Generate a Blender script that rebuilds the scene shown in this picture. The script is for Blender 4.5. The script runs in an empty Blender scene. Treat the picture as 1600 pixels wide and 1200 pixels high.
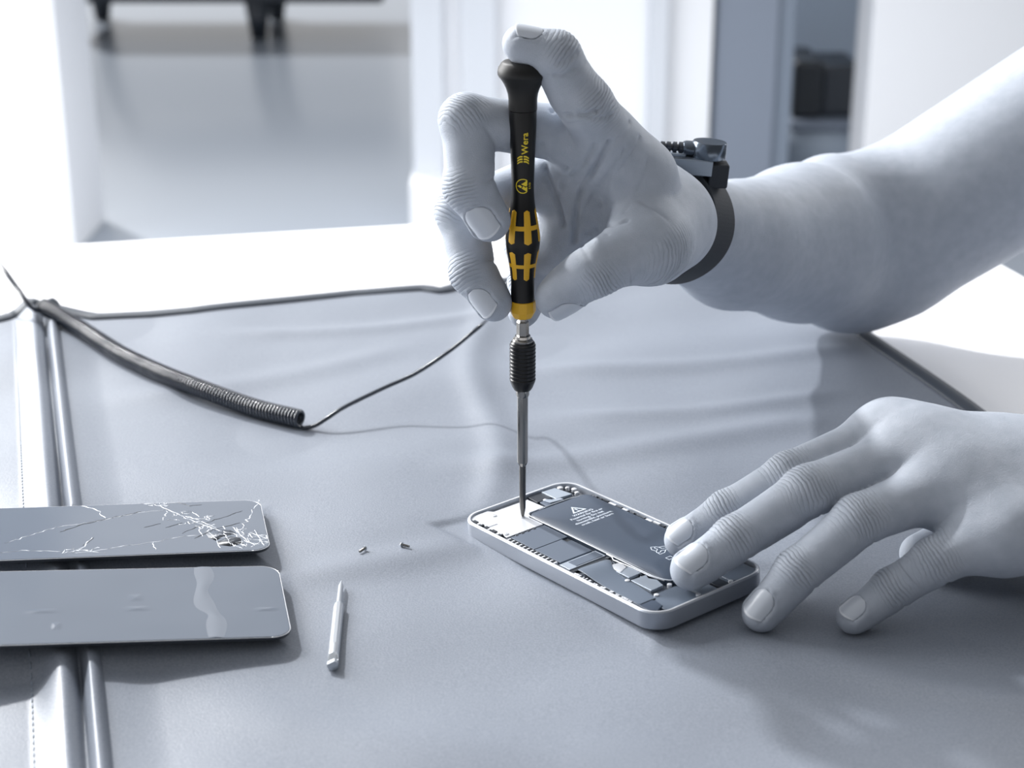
import bpy, bmesh, math, random
import numpy as np
from mathutils import Vector, Matrix
random.seed(5); rng = np.random.RandomState(5)
S = 0.001                      # everything below is written in millimetres
SC = bpy.context.scene
COL = SC.collection

# ------------------------------------------------------------------ camera model
F = 2600.0; PIT = math.radians(20.3); CAM = np.array([0., -640., 300.])
cP, sP = math.cos(PIT), math.sin(PIT)
def ray(px, py):
    X = (px - 800) / F; U = (600 - py) / F
    return np.array([X, cP + U * sP, -sP + U * cP])
def Pz(px, py, z):
    r = ray(px, py); return CAM + r * ((z - CAM[2]) / r[2])
def Py(px, py, y):
    r = ray(px, py); return CAM + r * ((y - CAM[1]) / r[1])
def nrm(v):
    v = np.asarray(v, float); return v / np.linalg.norm(v)
def orth(n, d):
    n = np.asarray(n, float); d = nrm(d); return nrm(n - d * n.dot(d))
def sstep(a, b, x):
    t = np.clip((x - a) / (b - a), 0, 1); return t * t * (3 - 2 * t)

# ------------------------------------------------------------------ materials
def mat(name, col, rough=0.5, metal=0.0, spec=0.5, **k):
    m = bpy.data.materials.new(name); m.use_nodes = True
    b = m.node_tree.nodes['Principled BSDF']
    b.inputs['Base Color'].default_value = (*col, 1)
    b.inputs['Roughness'].default_value = rough
    b.inputs['Metallic'].default_value = metal
    b.inputs['Specular IOR Level'].default_value = spec
    for a, v in k.items(): b.inputs[a].default_value = v
    return m
def nd(m, t, **k):
    n = m.node_tree.nodes.new(t)
    for a, v in k.items(): setattr(n, a, v)
    return n
def lk(m, a, b): m.node_tree.links.new(a, b)
def mth(m, op, a, b=None, c=None):
    n = nd(m, 'ShaderNodeMath', operation=op)
    for i, v in enumerate((a, b, c)):
        if v is None: continue
        if hasattr(v, 'links'): lk(m, v, n.inputs[i])
        else: n.inputs[i].default_value = v
    return n.outputs[0]
def noise_bump(m, scale, strength, dist=0.0002, detail=3, colvar=0.0, coord='Object'):
    nt = m.node_tree; b = nt.nodes['Principled BSDF']
    tc = nd(m, 'ShaderNodeTexCoord'); n = nd(m, 'ShaderNodeTexNoise')
    n.inputs['Scale'].default_value = scale; n.inputs['Detail'].default_value = detail
    lk(m, tc.outputs[coord], n.inputs['Vector'])
    bp = nd(m, 'ShaderNodeBump'); bp.inputs['Strength'].default_value = strength
    bp.inputs['Distance'].default_value = dist
    lk(m, n.outputs['Fac'], bp.inputs['Height']); lk(m, bp.outputs['Normal'], b.inputs['Normal'])
    if colvar:
        c = np.array(b.inputs['Base Color'].default_value[:3])
        r = nd(m, 'ShaderNodeValToRGB')
        r.color_ramp.elements[0].color = (*(c * (1 - colvar)), 1); r.color_ramp.elements[0].position = .3
        r.color_ramp.elements[1].color = (*np.minimum(c * (1 + colvar), 1), 1); r.color_ramp.elements[1].position = .7
        lk(m, n.outputs['Fac'], r.inputs['Fac']); lk(m, r.outputs['Color'], b.inputs['Base Color'])
    return m

M = {}
M['black_plastic'] = noise_bump(mat('black_plastic', (.004, .004, .0045), .38, 0, .3), 2500, .25, .00008)
M['black_rubber'] = noise_bump(mat('black_rubber', (.008, .008, .0085), .5, 0, .35), 3000, .3, .00008)
M['yellow'] = noise_bump(mat('yellow_plastic', (.72, .40, .012), .45), 2500, .25, .00008)
M['print_yellow'] = mat('yellow_print', (.80, .62, .02), .5)
M['steel'] = mat('brushed_steel', (.30, .29, .275), .15, 1.0)
M['steel_dark'] = mat('dark_steel', (.15, .145, .14), .3, 1.0)
M['sleeve'] = mat('black_sleeve', (.004, .004, .0045), .26, 0, .4)
M['cord'] = mat('dark_cord', (.014, .022, .038), .24, 0, 1.0)
M['strap'] = noise_bump(mat('strap_fabric', (.022, .027, .036), .75), 1800, .5, .0002)
M['clasp'] = mat('clasp_metal', (.30, .35, .42), .4, .75)
M['snap'] = mat('snap_metal', (.13, .155, .19), .22, .9)
M['alu'] = noise_bump(mat('satin_aluminium', (.34, .37, .425), .34, .45), 1500, .08, .00005)
M['alu_bright'] = mat('bright_rim', (.74, .76, .80), .25, .35)
M['white_shield'] = noise_bump(mat('bright_shield', (.66, .68, .72), .3, .3), 900, .06, .00005)
M['grey_shield'] = noise_bump(mat('grey_shield', (.085, .108, .148), .5, .1), 900, .1, .00005)
M['light_part'] = mat('pale_component', (.38, .43, .50), .35, .4)
M['dark_part'] = mat('dark_component', (.018, .023, .032), .35)
M['pcb'] = noise_bump(mat('circuit_board', (.05, .062, .085), .4), 1200, .8, .0005, colvar=.6)
M['battery'] = noise_bump(mat('battery_film', (.040, .056, .085), .42, 0, .35), 60, .25, .0006, 2)
M['film_edge'] = mat('clear_film_edge', (.7, .74, .8), .15, 0.0, .8)
M['label_print'] = mat('label_print', (.62, .68, .76), .5)
M['flex'] = noise_bump(mat('flex_ribbon', (.10, .125, .165), .35), 700, .1, .0001)
M['bit_bright'] = mat('bright_bit', (.50, .53, .57), .3, .7)
M['white_table'] = noise_bump(mat('white_laminate', (.90, .90, .92), .4), 40, .03, .0005)
M['white_paint'] = mat('white_paint', (.70, .72, .76), .6)
M['grey_paint'] = mat('pale_grey_paint', (.50, .53, .58), .6)
M['binding'] = noise_bump(mat('dark_binding', (.045, .056, .075), .6), 900, .4, .0002)
M['thread'] = mat('grey_thread', (.25, .29, .35), .7)
M['dark_wood'] = mat('dark_lacquer', (.02, .026, .036), .4)
M['panel_blue'] = mat('blue_grey_panel', (.16, .195, .25), .6)
M['panel_light'] = mat('pale_cupboard_door', (.17, .20, .255), .6)
M['recess_grey'] = mat('recess_grey', (.34, .40, .48), .7)
M['monitor'] = mat('monitor_black', (.012, .016, .022), .4)

# ESD mat fabric
def make_mat_material():
    m = mat('grey_mat_fabric', (.26, .295, .36), .46, 0.0, .5)
    b = m.node_tree.nodes['Principled BSDF']
    tc = nd(m, 'ShaderNodeTexCoord')
    n1 = nd(m, 'ShaderNodeTexNoise'); n1.inputs['Scale'].default_value = 1300; n1.inputs['Detail'].default_value = 2
    lk(m, tc.outputs['Object'], n1.inputs['Vector'])
    n2 = nd(m, 'ShaderNodeTexNoise'); n2.inputs['Scale'].default_value = 14; n2.inputs['Detail'].default_value = 2
    lk(m, tc.outputs['Object'], n2.inputs['Vector'])
    r = nd(m, 'ShaderNodeValToRGB')
    r.color_ramp.elements[0].position = .3; r.color_ramp.elements[0].color = (.168, .189, .229, 1)
    r.color_ramp.elements[1].position = .7; r.color_ramp.elements[1].color = (.218, .242, .286, 1)
    lk(m, n1.outputs['Fac'], r.inputs['Fac']); lk(m, r.outputs['Color'], b.inputs['Base Color'])
    b1 = nd(m, 'ShaderNodeBump'); b1.inputs['Strength'].default_value = .35; b1.inputs['Distance'].default_value = .00025
    b2 = nd(m, 'ShaderNodeBump'); b2.inputs['Strength'].default_value = .25; b2.inputs['Distance'].default_value = .004
    lk(m, n2.outputs['Fac'], b2.inputs['Height']); lk(m, n1.outputs['Fac'], b1.inputs['Height'])
    lk(m, b2.outputs['Normal'], b1.inputs['Normal']); lk(m, b1.outputs['Normal'], b.inputs['Normal'])
    return m
M['mat'] = make_mat_material()

def make_skin():
    m = mat('skin', (.42, .47, .55), .55, 0, .28)
    b = m.node_tree.nodes['Principled BSDF']
    b.inputs['Subsurface Weight'].default_value = .12
    b.inputs['Subsurface Scale'].default_value = .003
    b.inputs['Subsurface Radius'].default_value = (1, .9, .85)
    tc = nd(m, 'ShaderNodeTexCoord')
    # mottled tone
    n0 = nd(m, 'ShaderNodeTexNoise'); n0.inputs['Scale'].default_value = 160; n0.inputs['Detail'].default_value = 5
    lk(m, tc.outputs['Object'], n0.inputs['Vector'])
    r = nd(m, 'ShaderNodeValToRGB')
    r.color_ramp.elements[0].position = .3; r.color_ramp.elements[0].color = (.375, .415, .48, 1)
    r.color_ramp.elements[1].position = .7; r.color_ramp.elements[1].color = (.43, .468, .535, 1)
    lk(m, n0.outputs['Fac'], r.inputs['Fac']); lk(m, r.outputs['Color'], b.inputs['Base Color'])
    # fine cell pattern
    v = nd(m, 'ShaderNodeTexVoronoi'); v.feature = 'DISTANCE_TO_EDGE'; v.inputs['Scale'].default_value = 1300
    lk(m, tc.outputs['Object'], v.inputs['Vector'])
    fine = mth(m, 'MINIMUM', v.outputs['Distance'], .12)
    # knuckle wrinkles: 'wr_t' is the distance along the finger (mm), 'wr_m' how wrinkled
    at = nd(m, 'ShaderNodeAttribute'); at.attribute_name = 'wr_t'
    am = nd(m, 'ShaderNodeAttribute'); am.attribute_name = 'wr_m'
    n2 = nd(m, 'ShaderNodeTexNoise'); n2.inputs['Scale'].default_value = 75; n2.inputs['Detail'].default_value = 3
    lk(m, tc.outputs['Object'], n2.inputs['Vector'])
    off = mth(m, 'MULTIPLY', mth(m, 'SUBTRACT', n2.outputs['Fac'], .5), 5.0)
    ph = mth(m, 'MULTIPLY', mth(m, 'ADD', at.outputs['Fac'], off), 2.1)
    w = mth(m, 'ABSOLUTE', mth(m, 'SINE', ph))
    w = mth(m, 'POWER', w, .35)
    w = mth(m, 'MULTIPLY', mth(m, 'SUBTRACT', w, 1.0), am.outputs['Fac'])
    b1 = nd(m, 'ShaderNodeBump'); b1.inputs['Strength'].default_value = .75; b1.inputs['Distance'].default_value = .0009
    lk(m, w, b1.inputs['Height'])
    b2 = nd(m, 'ShaderNodeBump'); b2.inputs['Strength'].default_value = .45; b2.inputs['Distance'].default_value = .0010
    lk(m, fine, b2.inputs['Height']); lk(m, b1.outputs['Normal'], b2.inputs['Normal'])
    b3 = nd(m, 'ShaderNodeBump'); b3.inputs['Strength'].default_value = .25; b3.inputs['Distance'].default_value = .0008
    lk(m, n0.outputs['Fac'], b3.inputs['Height']); lk(m, b2.outputs['Normal'], b3.inputs['Normal'])
    lk(m, b3.outputs['Normal'], b.inputs['Normal'])
    return m
M['skin'] = make_skin()
M['nail'] = mat('fingernail', (.52, .56, .625), .32, 0, .5)
M['nail_tip'] = mat('fingernail_tip', (.66, .69, .74), .35, 0, .5)

# ------------------------------------------------------------------ object helpers
def link(o, parent=None):
    COL.objects.link(o)
    if parent is not None:
        o.parent = parent
        o.matrix_parent_inverse = parent.matrix_world.inverted()
    return o
def tag(o, label=None, cat=None, group=None, kind=None):
    for k, v in (('label', label), ('category', cat), ('group', group), ('kind', kind)):
        if v: o[k] = v
    return o
def empty(name, loc, label, cat, group=None):
    o = bpy.data.objects.new(name, None); o.empty_display_size = .01
    o.location = Vector(np.asarray(loc, float) * S); COL.objects.link(o)
    bpy.context.view_layer.update()
    return tag(o, label, cat, group)
def mesh(name, V, Fc, m, parent=None, smooth=True, bevel=0, subsurf=0, solid=0, autosm=None):
    """V in mm in world (or in parent's) coordinates"""
    me = bpy.data.meshes.new(name)
    me.from_pydata([tuple(map(float, v)) for v in np.asarray(V) * S], [], [tuple(map(int, f)) for f in Fc])
    me.update()
    bm = bmesh.new(); bm.from_mesh(me); bmesh.ops.recalc_face_normals(bm, faces=bm.faces); bm.to_mesh(me); bm.free()
    if smooth: me.polygons.foreach_set('use_smooth', [True] * len(me.polygons))
    me.materials.append(m if not isinstance(m, str) else M[m])
    o = bpy.data.objects.new(name, me); link(o, parent)
    if solid:
        md = o.modifiers.new('s', 'SOLIDIFY'); md.thickness = solid * S; md.offset = 0
    if bevel:
        md = o.modifiers.new('b', 'BEVEL'); md.width = bevel * S; md.segments = 3; md.limit_method = 'ANGLE'; md.angle_limit = math.radians(40)
        md.harden_normals = False
        me.polygons.foreach_set('use_smooth', [False] * len(me.polygons))
    if subsurf:
        md = o.modifiers.new('u', 'SUBSURF'); md.levels = md.render_levels = subsurf
    if autosm:
        me.set_sharp_from_angle(angle=math.radians(autosm))
    return o
class MB:
    def __init__(s): s.V = []; s.F = []
    def add(s, V, Fc):
        n = len(s.V); s.V += [tuple(v) for v in V]; s.F += [tuple(i + n for i in f) for f in Fc]; return s
    def prism(s, poly, z0, z1, T=None):
        n = len(poly)
        V = [(x, y, z0) for x, y in poly] + [(x, y, z1) for x, y in poly]
        Fc = [tuple(range(n))[::-1], tuple(range(n, 2 * n))] + [(i, (i + 1) % n, n + (i + 1) % n, n + i) for i in range(n)]
        if T is not None: V = [T(v) for v in V]
        return s.add(V, Fc)
    def box(s, a, b, T=None):
        return s.prism([(a[0], a[1]), (b[0], a[1]), (b[0], b[1]), (a[0], b[1])], a[2], b[2], T)
    def tube(s, pts, r, n=8, closed=False, caps=True):
        P = np.asarray(pts, float); N = len(P); rr = r if hasattr(r, '__len__') else [r] * N
        tg = np.zeros_like(P); tg[1:-1] = P[2:] - P[:-2]; tg[0] = P[1] - P[0]; tg[-1] = P[-1] - P[-2]
        if closed: tg[0] = tg[-1] = P[1] - P[-2]
        tg /= np.linalg.norm(tg, axis=1)[:, None]
        u = orth((0.13, 0.2, 1) if abs(tg[0][2]) < .9 else (1, 0, 0), tg[0]); V = []
        for i in range(N):
            u = orth(u, tg[i]); w = np.cross(tg[i], u)
            for k in range(n):
                a = 2 * math.pi * k / n; V.append(P[i] + rr[i] * (math.cos(a) * u + math.sin(a) * w))
        Fc = []
        for i in range(N - 1):
            for k in range(n):
                k2 = (k + 1) % n; Fc.append((i * n + k, i * n + k2, (i + 1) * n + k2, (i + 1) * n + k))
        if caps and not closed: Fc += [tuple(range(n))[::-1], tuple(range((N - 1) * n, N * n))]
        return s.add(V, Fc)
    def lathe(s, prof, axis0, u, v, w, n=48, caps=True):
        """prof: (radius, height) pairs, round axis w through axis0"""
        V = []; axis0 = np.asarray(axis0, float)
        for r, h in prof:
            for k in range(n):
                a = 2 * math.pi * k / n; V.append(axis0 + w * h + r * (math.cos(a) * u + math.sin(a) * v))
        Fc = []
        for i in range(len(prof) - 1):
            for k in range(n):
                k2 = (k + 1) % n; Fc.append((i * n + k, i * n + k2, (i + 1) * n + k2, (i + 1) * n + k))
        if caps: Fc += [tuple(range(n))[::-1], tuple(range((len(prof) - 1) * n, len(prof) * n))]
        return s.add(V, Fc)
    def build(s, name, m, parent=None, **k): return mesh(name, s.V, s.F, m, parent, **k)
def spline(pts, n):
    """Catmull-Rom through the points, n samples"""
    P = np.asarray(pts, float); P = np.vstack([2 * P[0] - P[1], P, 2 * P[-1] - P[-2]])
    out = []; K = len(P) - 3
    for t in np.linspace(0, K - 1e-9, n):
        i = int(t); f = t - i; a, b, c, d = P[i:i + 4]
        out.append(.5 * (2 * b + (c - a) * f + (2 * a - 5 * b + 4 * c - d) * f * f + (3 * b - a - 3 * c + d) * f ** 3))
    return np.array(out)
def resample(P, n):
    L = np.r_[0, np.cumsum(np.linalg.norm(np.diff(P, axis=0), axis=1))]
    t = np.linspace(0, L[-1], n); return np.stack([np.interp(t, L, P[:, k]) for k in range(P.shape[1])], 1)
def rot3(a, b, g):
    Rz = np.array([[math.cos(a), -math.sin(a), 0], [math.sin(a), math.cos(a), 0], [0, 0, 1]])
    Rx = np.array([[1, 0, 0], [0, math.cos(b), -math.sin(b)], [0, math.sin(b), math.cos(b)]])
    Ry = np.array([[math.cos(g), 0, math.sin(g)], [0, 1, 0], [-math.sin(g), 0, math.cos(g)]])
    return Rx @ Ry @ Rz
def rrect(x0, y0, x1, y1, r, n=8):
    out = []
    for cx, cy, a0 in ((x1 - r, y0 + r, -90), (x1 - r, y1 - r, 0), (x0 + r, y1 - r, 90), (x0 + r, y0 + r, 180)):
        for k in range(n + 1):
            a = math.radians(a0 + 90 * k / n); out.append((cx + r * math.cos(a), cy + r * math.sin(a)))
    return out
def text_mesh(txt, size, align='CENTER', bold=0.0, spacing=1.0):
    cu = bpy.data.curves.new('t', 'FONT'); cu.body = txt; cu.size = size; cu.align_x = align; cu.offset = bold
    cu.space_character = spacing
    o = bpy.data.objects.new('t', cu); COL.objects.link(o)
    bpy.context.view_layer.update()
    me = o.evaluated_get(bpy.context.evaluated_depsgraph_get()).to_mesh()
    V = np.array([v.co[:] for v in me.vertices]); Fc = [tuple(p.vertices) for p in me.polygons]
    bpy.data.objects.remove(o); bpy.data.curves.remove(cu)
    return V, Fc

# ------------------------------------------------------------------ slabs: the open phone and two loose screens
PH_L, PH_W, PH_T = 123.8, 58.6, 7.6
ph_R = rot3(-0.924469656, -0.0142256660, -0.0592666315)
ph_c = np.array([38.05, -36.7, 9.6])            # centre of the rim plane
def ph(v):                                       # s along the length, w across, h above the rim plane
    return ph_c + ph_R @ np.array([v[0] - PH_L / 2, v[1] - PH_W / 2, v[2]])
SLAB = [(ph_c, ph_R, (-PH_L / 2, PH_L / 2), (-PH_W / 2, PH_W / 2), PH_T)]

def dense(V2, Fc, L=.35):
    """cut flat lettering finely enough to follow a curved surface"""
    bm = bmesh.new(); vs = [bm.verts.new((float(v[0]), float(v[1]), 0)) for v in V2]
    for f in Fc:
        try: bm.faces.new([vs[i] for i in f])
        except ValueError: pass
    bmesh.ops.triangulate(bm, faces=bm.faces)
    for _ in range(4):
        e = [e for e in bm.edges if e.calc_length() > L]
        if not e: break
        bmesh.ops.subdivide_edges(bm, edges=e, cuts=1); bmesh.ops.triangulate(bm, faces=bm.faces)
    bm.verts.index_update(); out = [(v.co.x, v.co.y) for v in bm.verts], [tuple(v.index for v in f.verts) for f in bm.faces]; bm.free(); return out
lo_o = np.array([-78.7, -111.5, 8.0]); lo_R = rot3(math.radians(12.6), math.radians(-1.3), math.radians(4.7))
up_o = np.array([-95.4, -45.0, 10.0]); up_R = rot3(math.radians(12.5), math.radians(-4.6), math.radians(2.5))
SC_T = 2.3
SLAB.append((lo_o, lo_R, (-PH_L, 0), (0, PH_W), SC_T))
SLAB.append((up_o, up_R, (-PH_L, 0), (0, PH_W), SC_T))

# ------------------------------------------------------------------ the mat's surface
CR = np.array([Pz(*p, 0)[:2] for p in ((62, 440), (72, 510), (86, 650), (100, 790), (117, 940), (130, 1080), (142, 1230), (150, 1330))])
def crease_dist(X, Y):
    """signed distance to the seam (positive = to its right)"""
    xs = np.interp(Y, CR[::-1, 1], CR[::-1, 0])
    sl = np.gradient(CR[::-1, 0], CR[::-1, 1]).mean()
    return (X - xs) / math.hypot(1, sl)
WV = [(rng.uniform(0, 2 * math.pi), rng.uniform(60, 170), rng.uniform(0, 6.28), rng.uniform(.3, 1)) for _ in range(16)]
def mat_h(X, Y):
    X = np.asarray(X, float); Y = np.asarray(Y, float)
    h = np.zeros_like(X)
    for a, wl, p, am in WV:
        h += am * .30 * np.sin((X * math.cos(a) + Y * math.sin(a)) * 2 * math.pi / wl + p)
    h = h + 1.2
    # soft folds running to the back of the mat
    for (x0, y0, x1, y1, wd, am) in ((-20, 60, 150, 110, 12, 2.2), (-150, 250, 30, 290, 10, 1.8), (-10, 20, -20, 330, 9, 2.0),
                                     (20, 190, 180, 215, 10, 1.8), (-190, 150, -60, 215, 12, 1.2), (-120, -60, -20, -20, 11, 1.6),
                                     (115, -120, 200, -150, 10, 2.2), (30, 120, 160, 150, 9, 1.4), (-90, -150, 40, -185, 16, 1.3)):
        L = math.hypot(x1 - x0, y1 - y0); ux, uy = (x1 - x0) / L, (y1 - y0) / L
        t = (X - x0) * ux + (Y - y0) * uy; d = -(X - x0) * uy + (Y - y0) * ux + 6 * np.sin(t / 37.)
        h += am * np.exp(-(d / wd) ** 2) * sstep(-25, 20, t) * sstep(L + 25, L - 20, t)
    # the seam: a raised flap, a sharp crease and a second thinner roll
    d = crease_dist(X, Y)
    amp = 5.5 + 3.0 * np.exp(-((Y + 60) / 70.) ** 2)
    fl = amp * np.sin(math.pi * np.clip((d + 19) / 18.2, 0, 1) ** 1.9) ** 1.1 + .5 * amp * sstep(-40, -10, d) * sstep(3, -3, d) * .3
    rl = .72 * amp * np.clip(1 - ((d - 3.4) / 3.8) ** 2, 0, 1) ** .8 + .55 * amp * sstep(26, 2, d) * sstep(1, 3, d) * .8
    h = h + fl + rl
    h = h - (h - .3) * .85 * np.exp(-((d + .5) / .9) ** 2)
    # it is pushed up under what lies on it
    for o, R, sr, wr, T in SLAB:
        n = R[:, 2]; pz = o[2] - (n[0] * (X - o[0]) + n[1] * (Y - o[1])) / n[2] - T - .25
        u = R[0, 0] * (X - o[0]) + R[1, 0] * (Y - o[1]); v = R[0, 1] * (X - o[0]) + R[1, 1] * (Y - o[1])
        ins = np.minimum(np.minimum(u - sr[0], sr[1] - u), np.minimum(v - wr[0], wr[1] - v))
        w = sstep(-6 if T < 4 else -10, 12, ins)
        h = h * (1 - w) + np.minimum(pz, np.maximum(h, pz)) * w
        h = np.where(ins > -14, np.minimum(h, pz + np.maximum(0, -ins) * .5), h)
    return np.maximum(h, .05)
BL = Pz(-300, 515, 0)[:2]
back = np.array([Pz(px, py, 0)[:2] for px, py in ((-300, 548), (0, 503), (58, 487), (150, 496), (300, 489), (400, 478), (550, 462), (660, 457), (690, 461), (730, 449), (900, 436), (1060, 424), (1196, 415))])
Rt0 = back[-1]; rdir = nrm(Pz(1530, 655, 0)[:2] - Pz(1330, 512, 0)[:2]); Rt1 = Pz(1530, 655, 0)[:2] + rdir * 420
def build_mat():
    NU, NV = 900, 420
    tt = np.linspace(0, 1, 4001); bk = resample(back, 4001); fr = np.stack([np.linspace(-420, Rt1[0], 4001), np.linspace(-300, Rt1[1], 4001)], 1)
    den = np.ones(4001)
    for q in np.linspace(0, 1, 9):
        xy = bk * (1 - q) + fr * q; den += 1.6 * np.exp(-(crease_dist(xy[:, 0], xy[:, 1]) / 14.) ** 2)
    cum = np.cumsum(den); cum = (cum - cum[0]) / (cum[-1] - cum[0]); ti = np.interp(np.linspace(0, 1, NU + 1), cum, tt)
    bk = np.stack([np.interp(ti, tt, bk[:, k]) for k in (0, 1)], 1); fr = np.stack([np.interp(ti, tt, fr[:, k]) for k in (0, 1)], 1)
    v = np.linspace(0, 1, NV + 1) ** 1.0
    XY = bk[None] * (1 - v[:, None, None]) + fr[None] * v[:, None, None]
    X, Y = XY[..., 0], XY[..., 1]; Z = mat_h(X, Y)
    V = np.stack([X, Y, Z], -1).reshape(-1, 3)
    idx = np.arange((NU + 1) * (NV + 1)).reshape(NV + 1, NU + 1)
    Fc = np.stack([idx[:-1, :-1], idx[1:, :-1], idx[1:, 1:], idx[:-1, 1:]], -1).reshape(-1, 4)
    root = empty('work_mat', (0, 0, 0), 'large grey wrinkled antistatic mat with dark bound edges, spread over the white table', 'mat')
    o = mesh('mat_sheet', V, Fc, 'mat', root)
    # skirt: the sheet is 1 mm thick
    md = o.modifiers.new('s', 'SOLIDIFY'); md.thickness = .9 * S; md.offset = -1
    for nm, line in (('edge_binding', bk[::4]), ('edge_binding', np.array([bk[-1] * (1 - t) + fr[-1] * t for t in np.linspace(0, 1, 120)]))):
        b = MB(); L = np.array(line); tg = np.gradient(L, axis=0); tg /= np.linalg.norm(tg, axis=1)[:, None]
        nn = np.stack([-tg[:, 1], tg[:, 0]], 1); V2 = []
        prof = ((-5.5, .35), (-4.5, 1.4), (0, 2.2), (4.5, 1.6), (5.2, .2), (4.5, -.9), (-4.5, -.9)) if nm else ()
        z = mat_h(L[:, 0], L[:, 1])
        for i in range(len(L)):
            for q, hh in prof: V2.append((L[i, 0] + nn[i, 0] * q * .95, L[i, 1] + nn[i, 1] * q * .95, z[i] + hh * .9))
        k = len(prof); F2 = [(i * k + j, i * k + (j + 1) % k, (i + 1) * k + (j + 1) % k, (i + 1) * k + j) for i in range(len(L) - 1) for j in range(k)]
        F2 += [tuple(range(k))[::-1], tuple(range((len(L) - 1) * k, len(L) * k))]
        b.add(V2, F2); b.build(nm, 'binding', root)
    # stitching along the flap
    b = MB()
    for y in np.arange(-230, 270, 3.4):
        P = []
        for yy in (y, y + 2.1):
            x = np.interp(yy, CR[::-1, 1], CR[::-1, 0]) - 17.5; P.append((x, yy, float(mat_h(x, yy)) + .12))
        b.tube(P, .28, 5)
    b.build('stitching', 'thread', root)
build_mat()

# ------------------------------------------------------------------ the table
def build_table():
    A = Pz(0, 388, -2)[:2]; B = Pz(700, 347, -2)[:2]; d = nrm(B - A)
    rot = math.atan2(d[1], d[0]); c = B + d * 330
    ux = np.array([math.cos(rot), math.sin(rot)]); uy = np.array([-ux[1], ux[0]])
    poly = []
    for x, y in rrect(-1250, -1150, 0, 0, 60, 10): poly.append(c + ux * x + uy * y)
    root = empty('work_table', (c[0] - 500, c[1] - 500, -750), 'white laminate table top under the grey mat, seen beyond the mat edges', 'table')
    MB().prism(poly, -30, -2).build('table_top', 'white_table', root, bevel=1.5)
    for x, y in ((-1180, -80), (-80, -80), (-1180, -1080), (-80, -1080)):
        p = c + ux * x + uy * y
        MB().tube([(p[0], p[1], -750), (p[0], p[1], -30)], 22, 20).build('leg', 'white_paint', root)
build_table()

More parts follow.
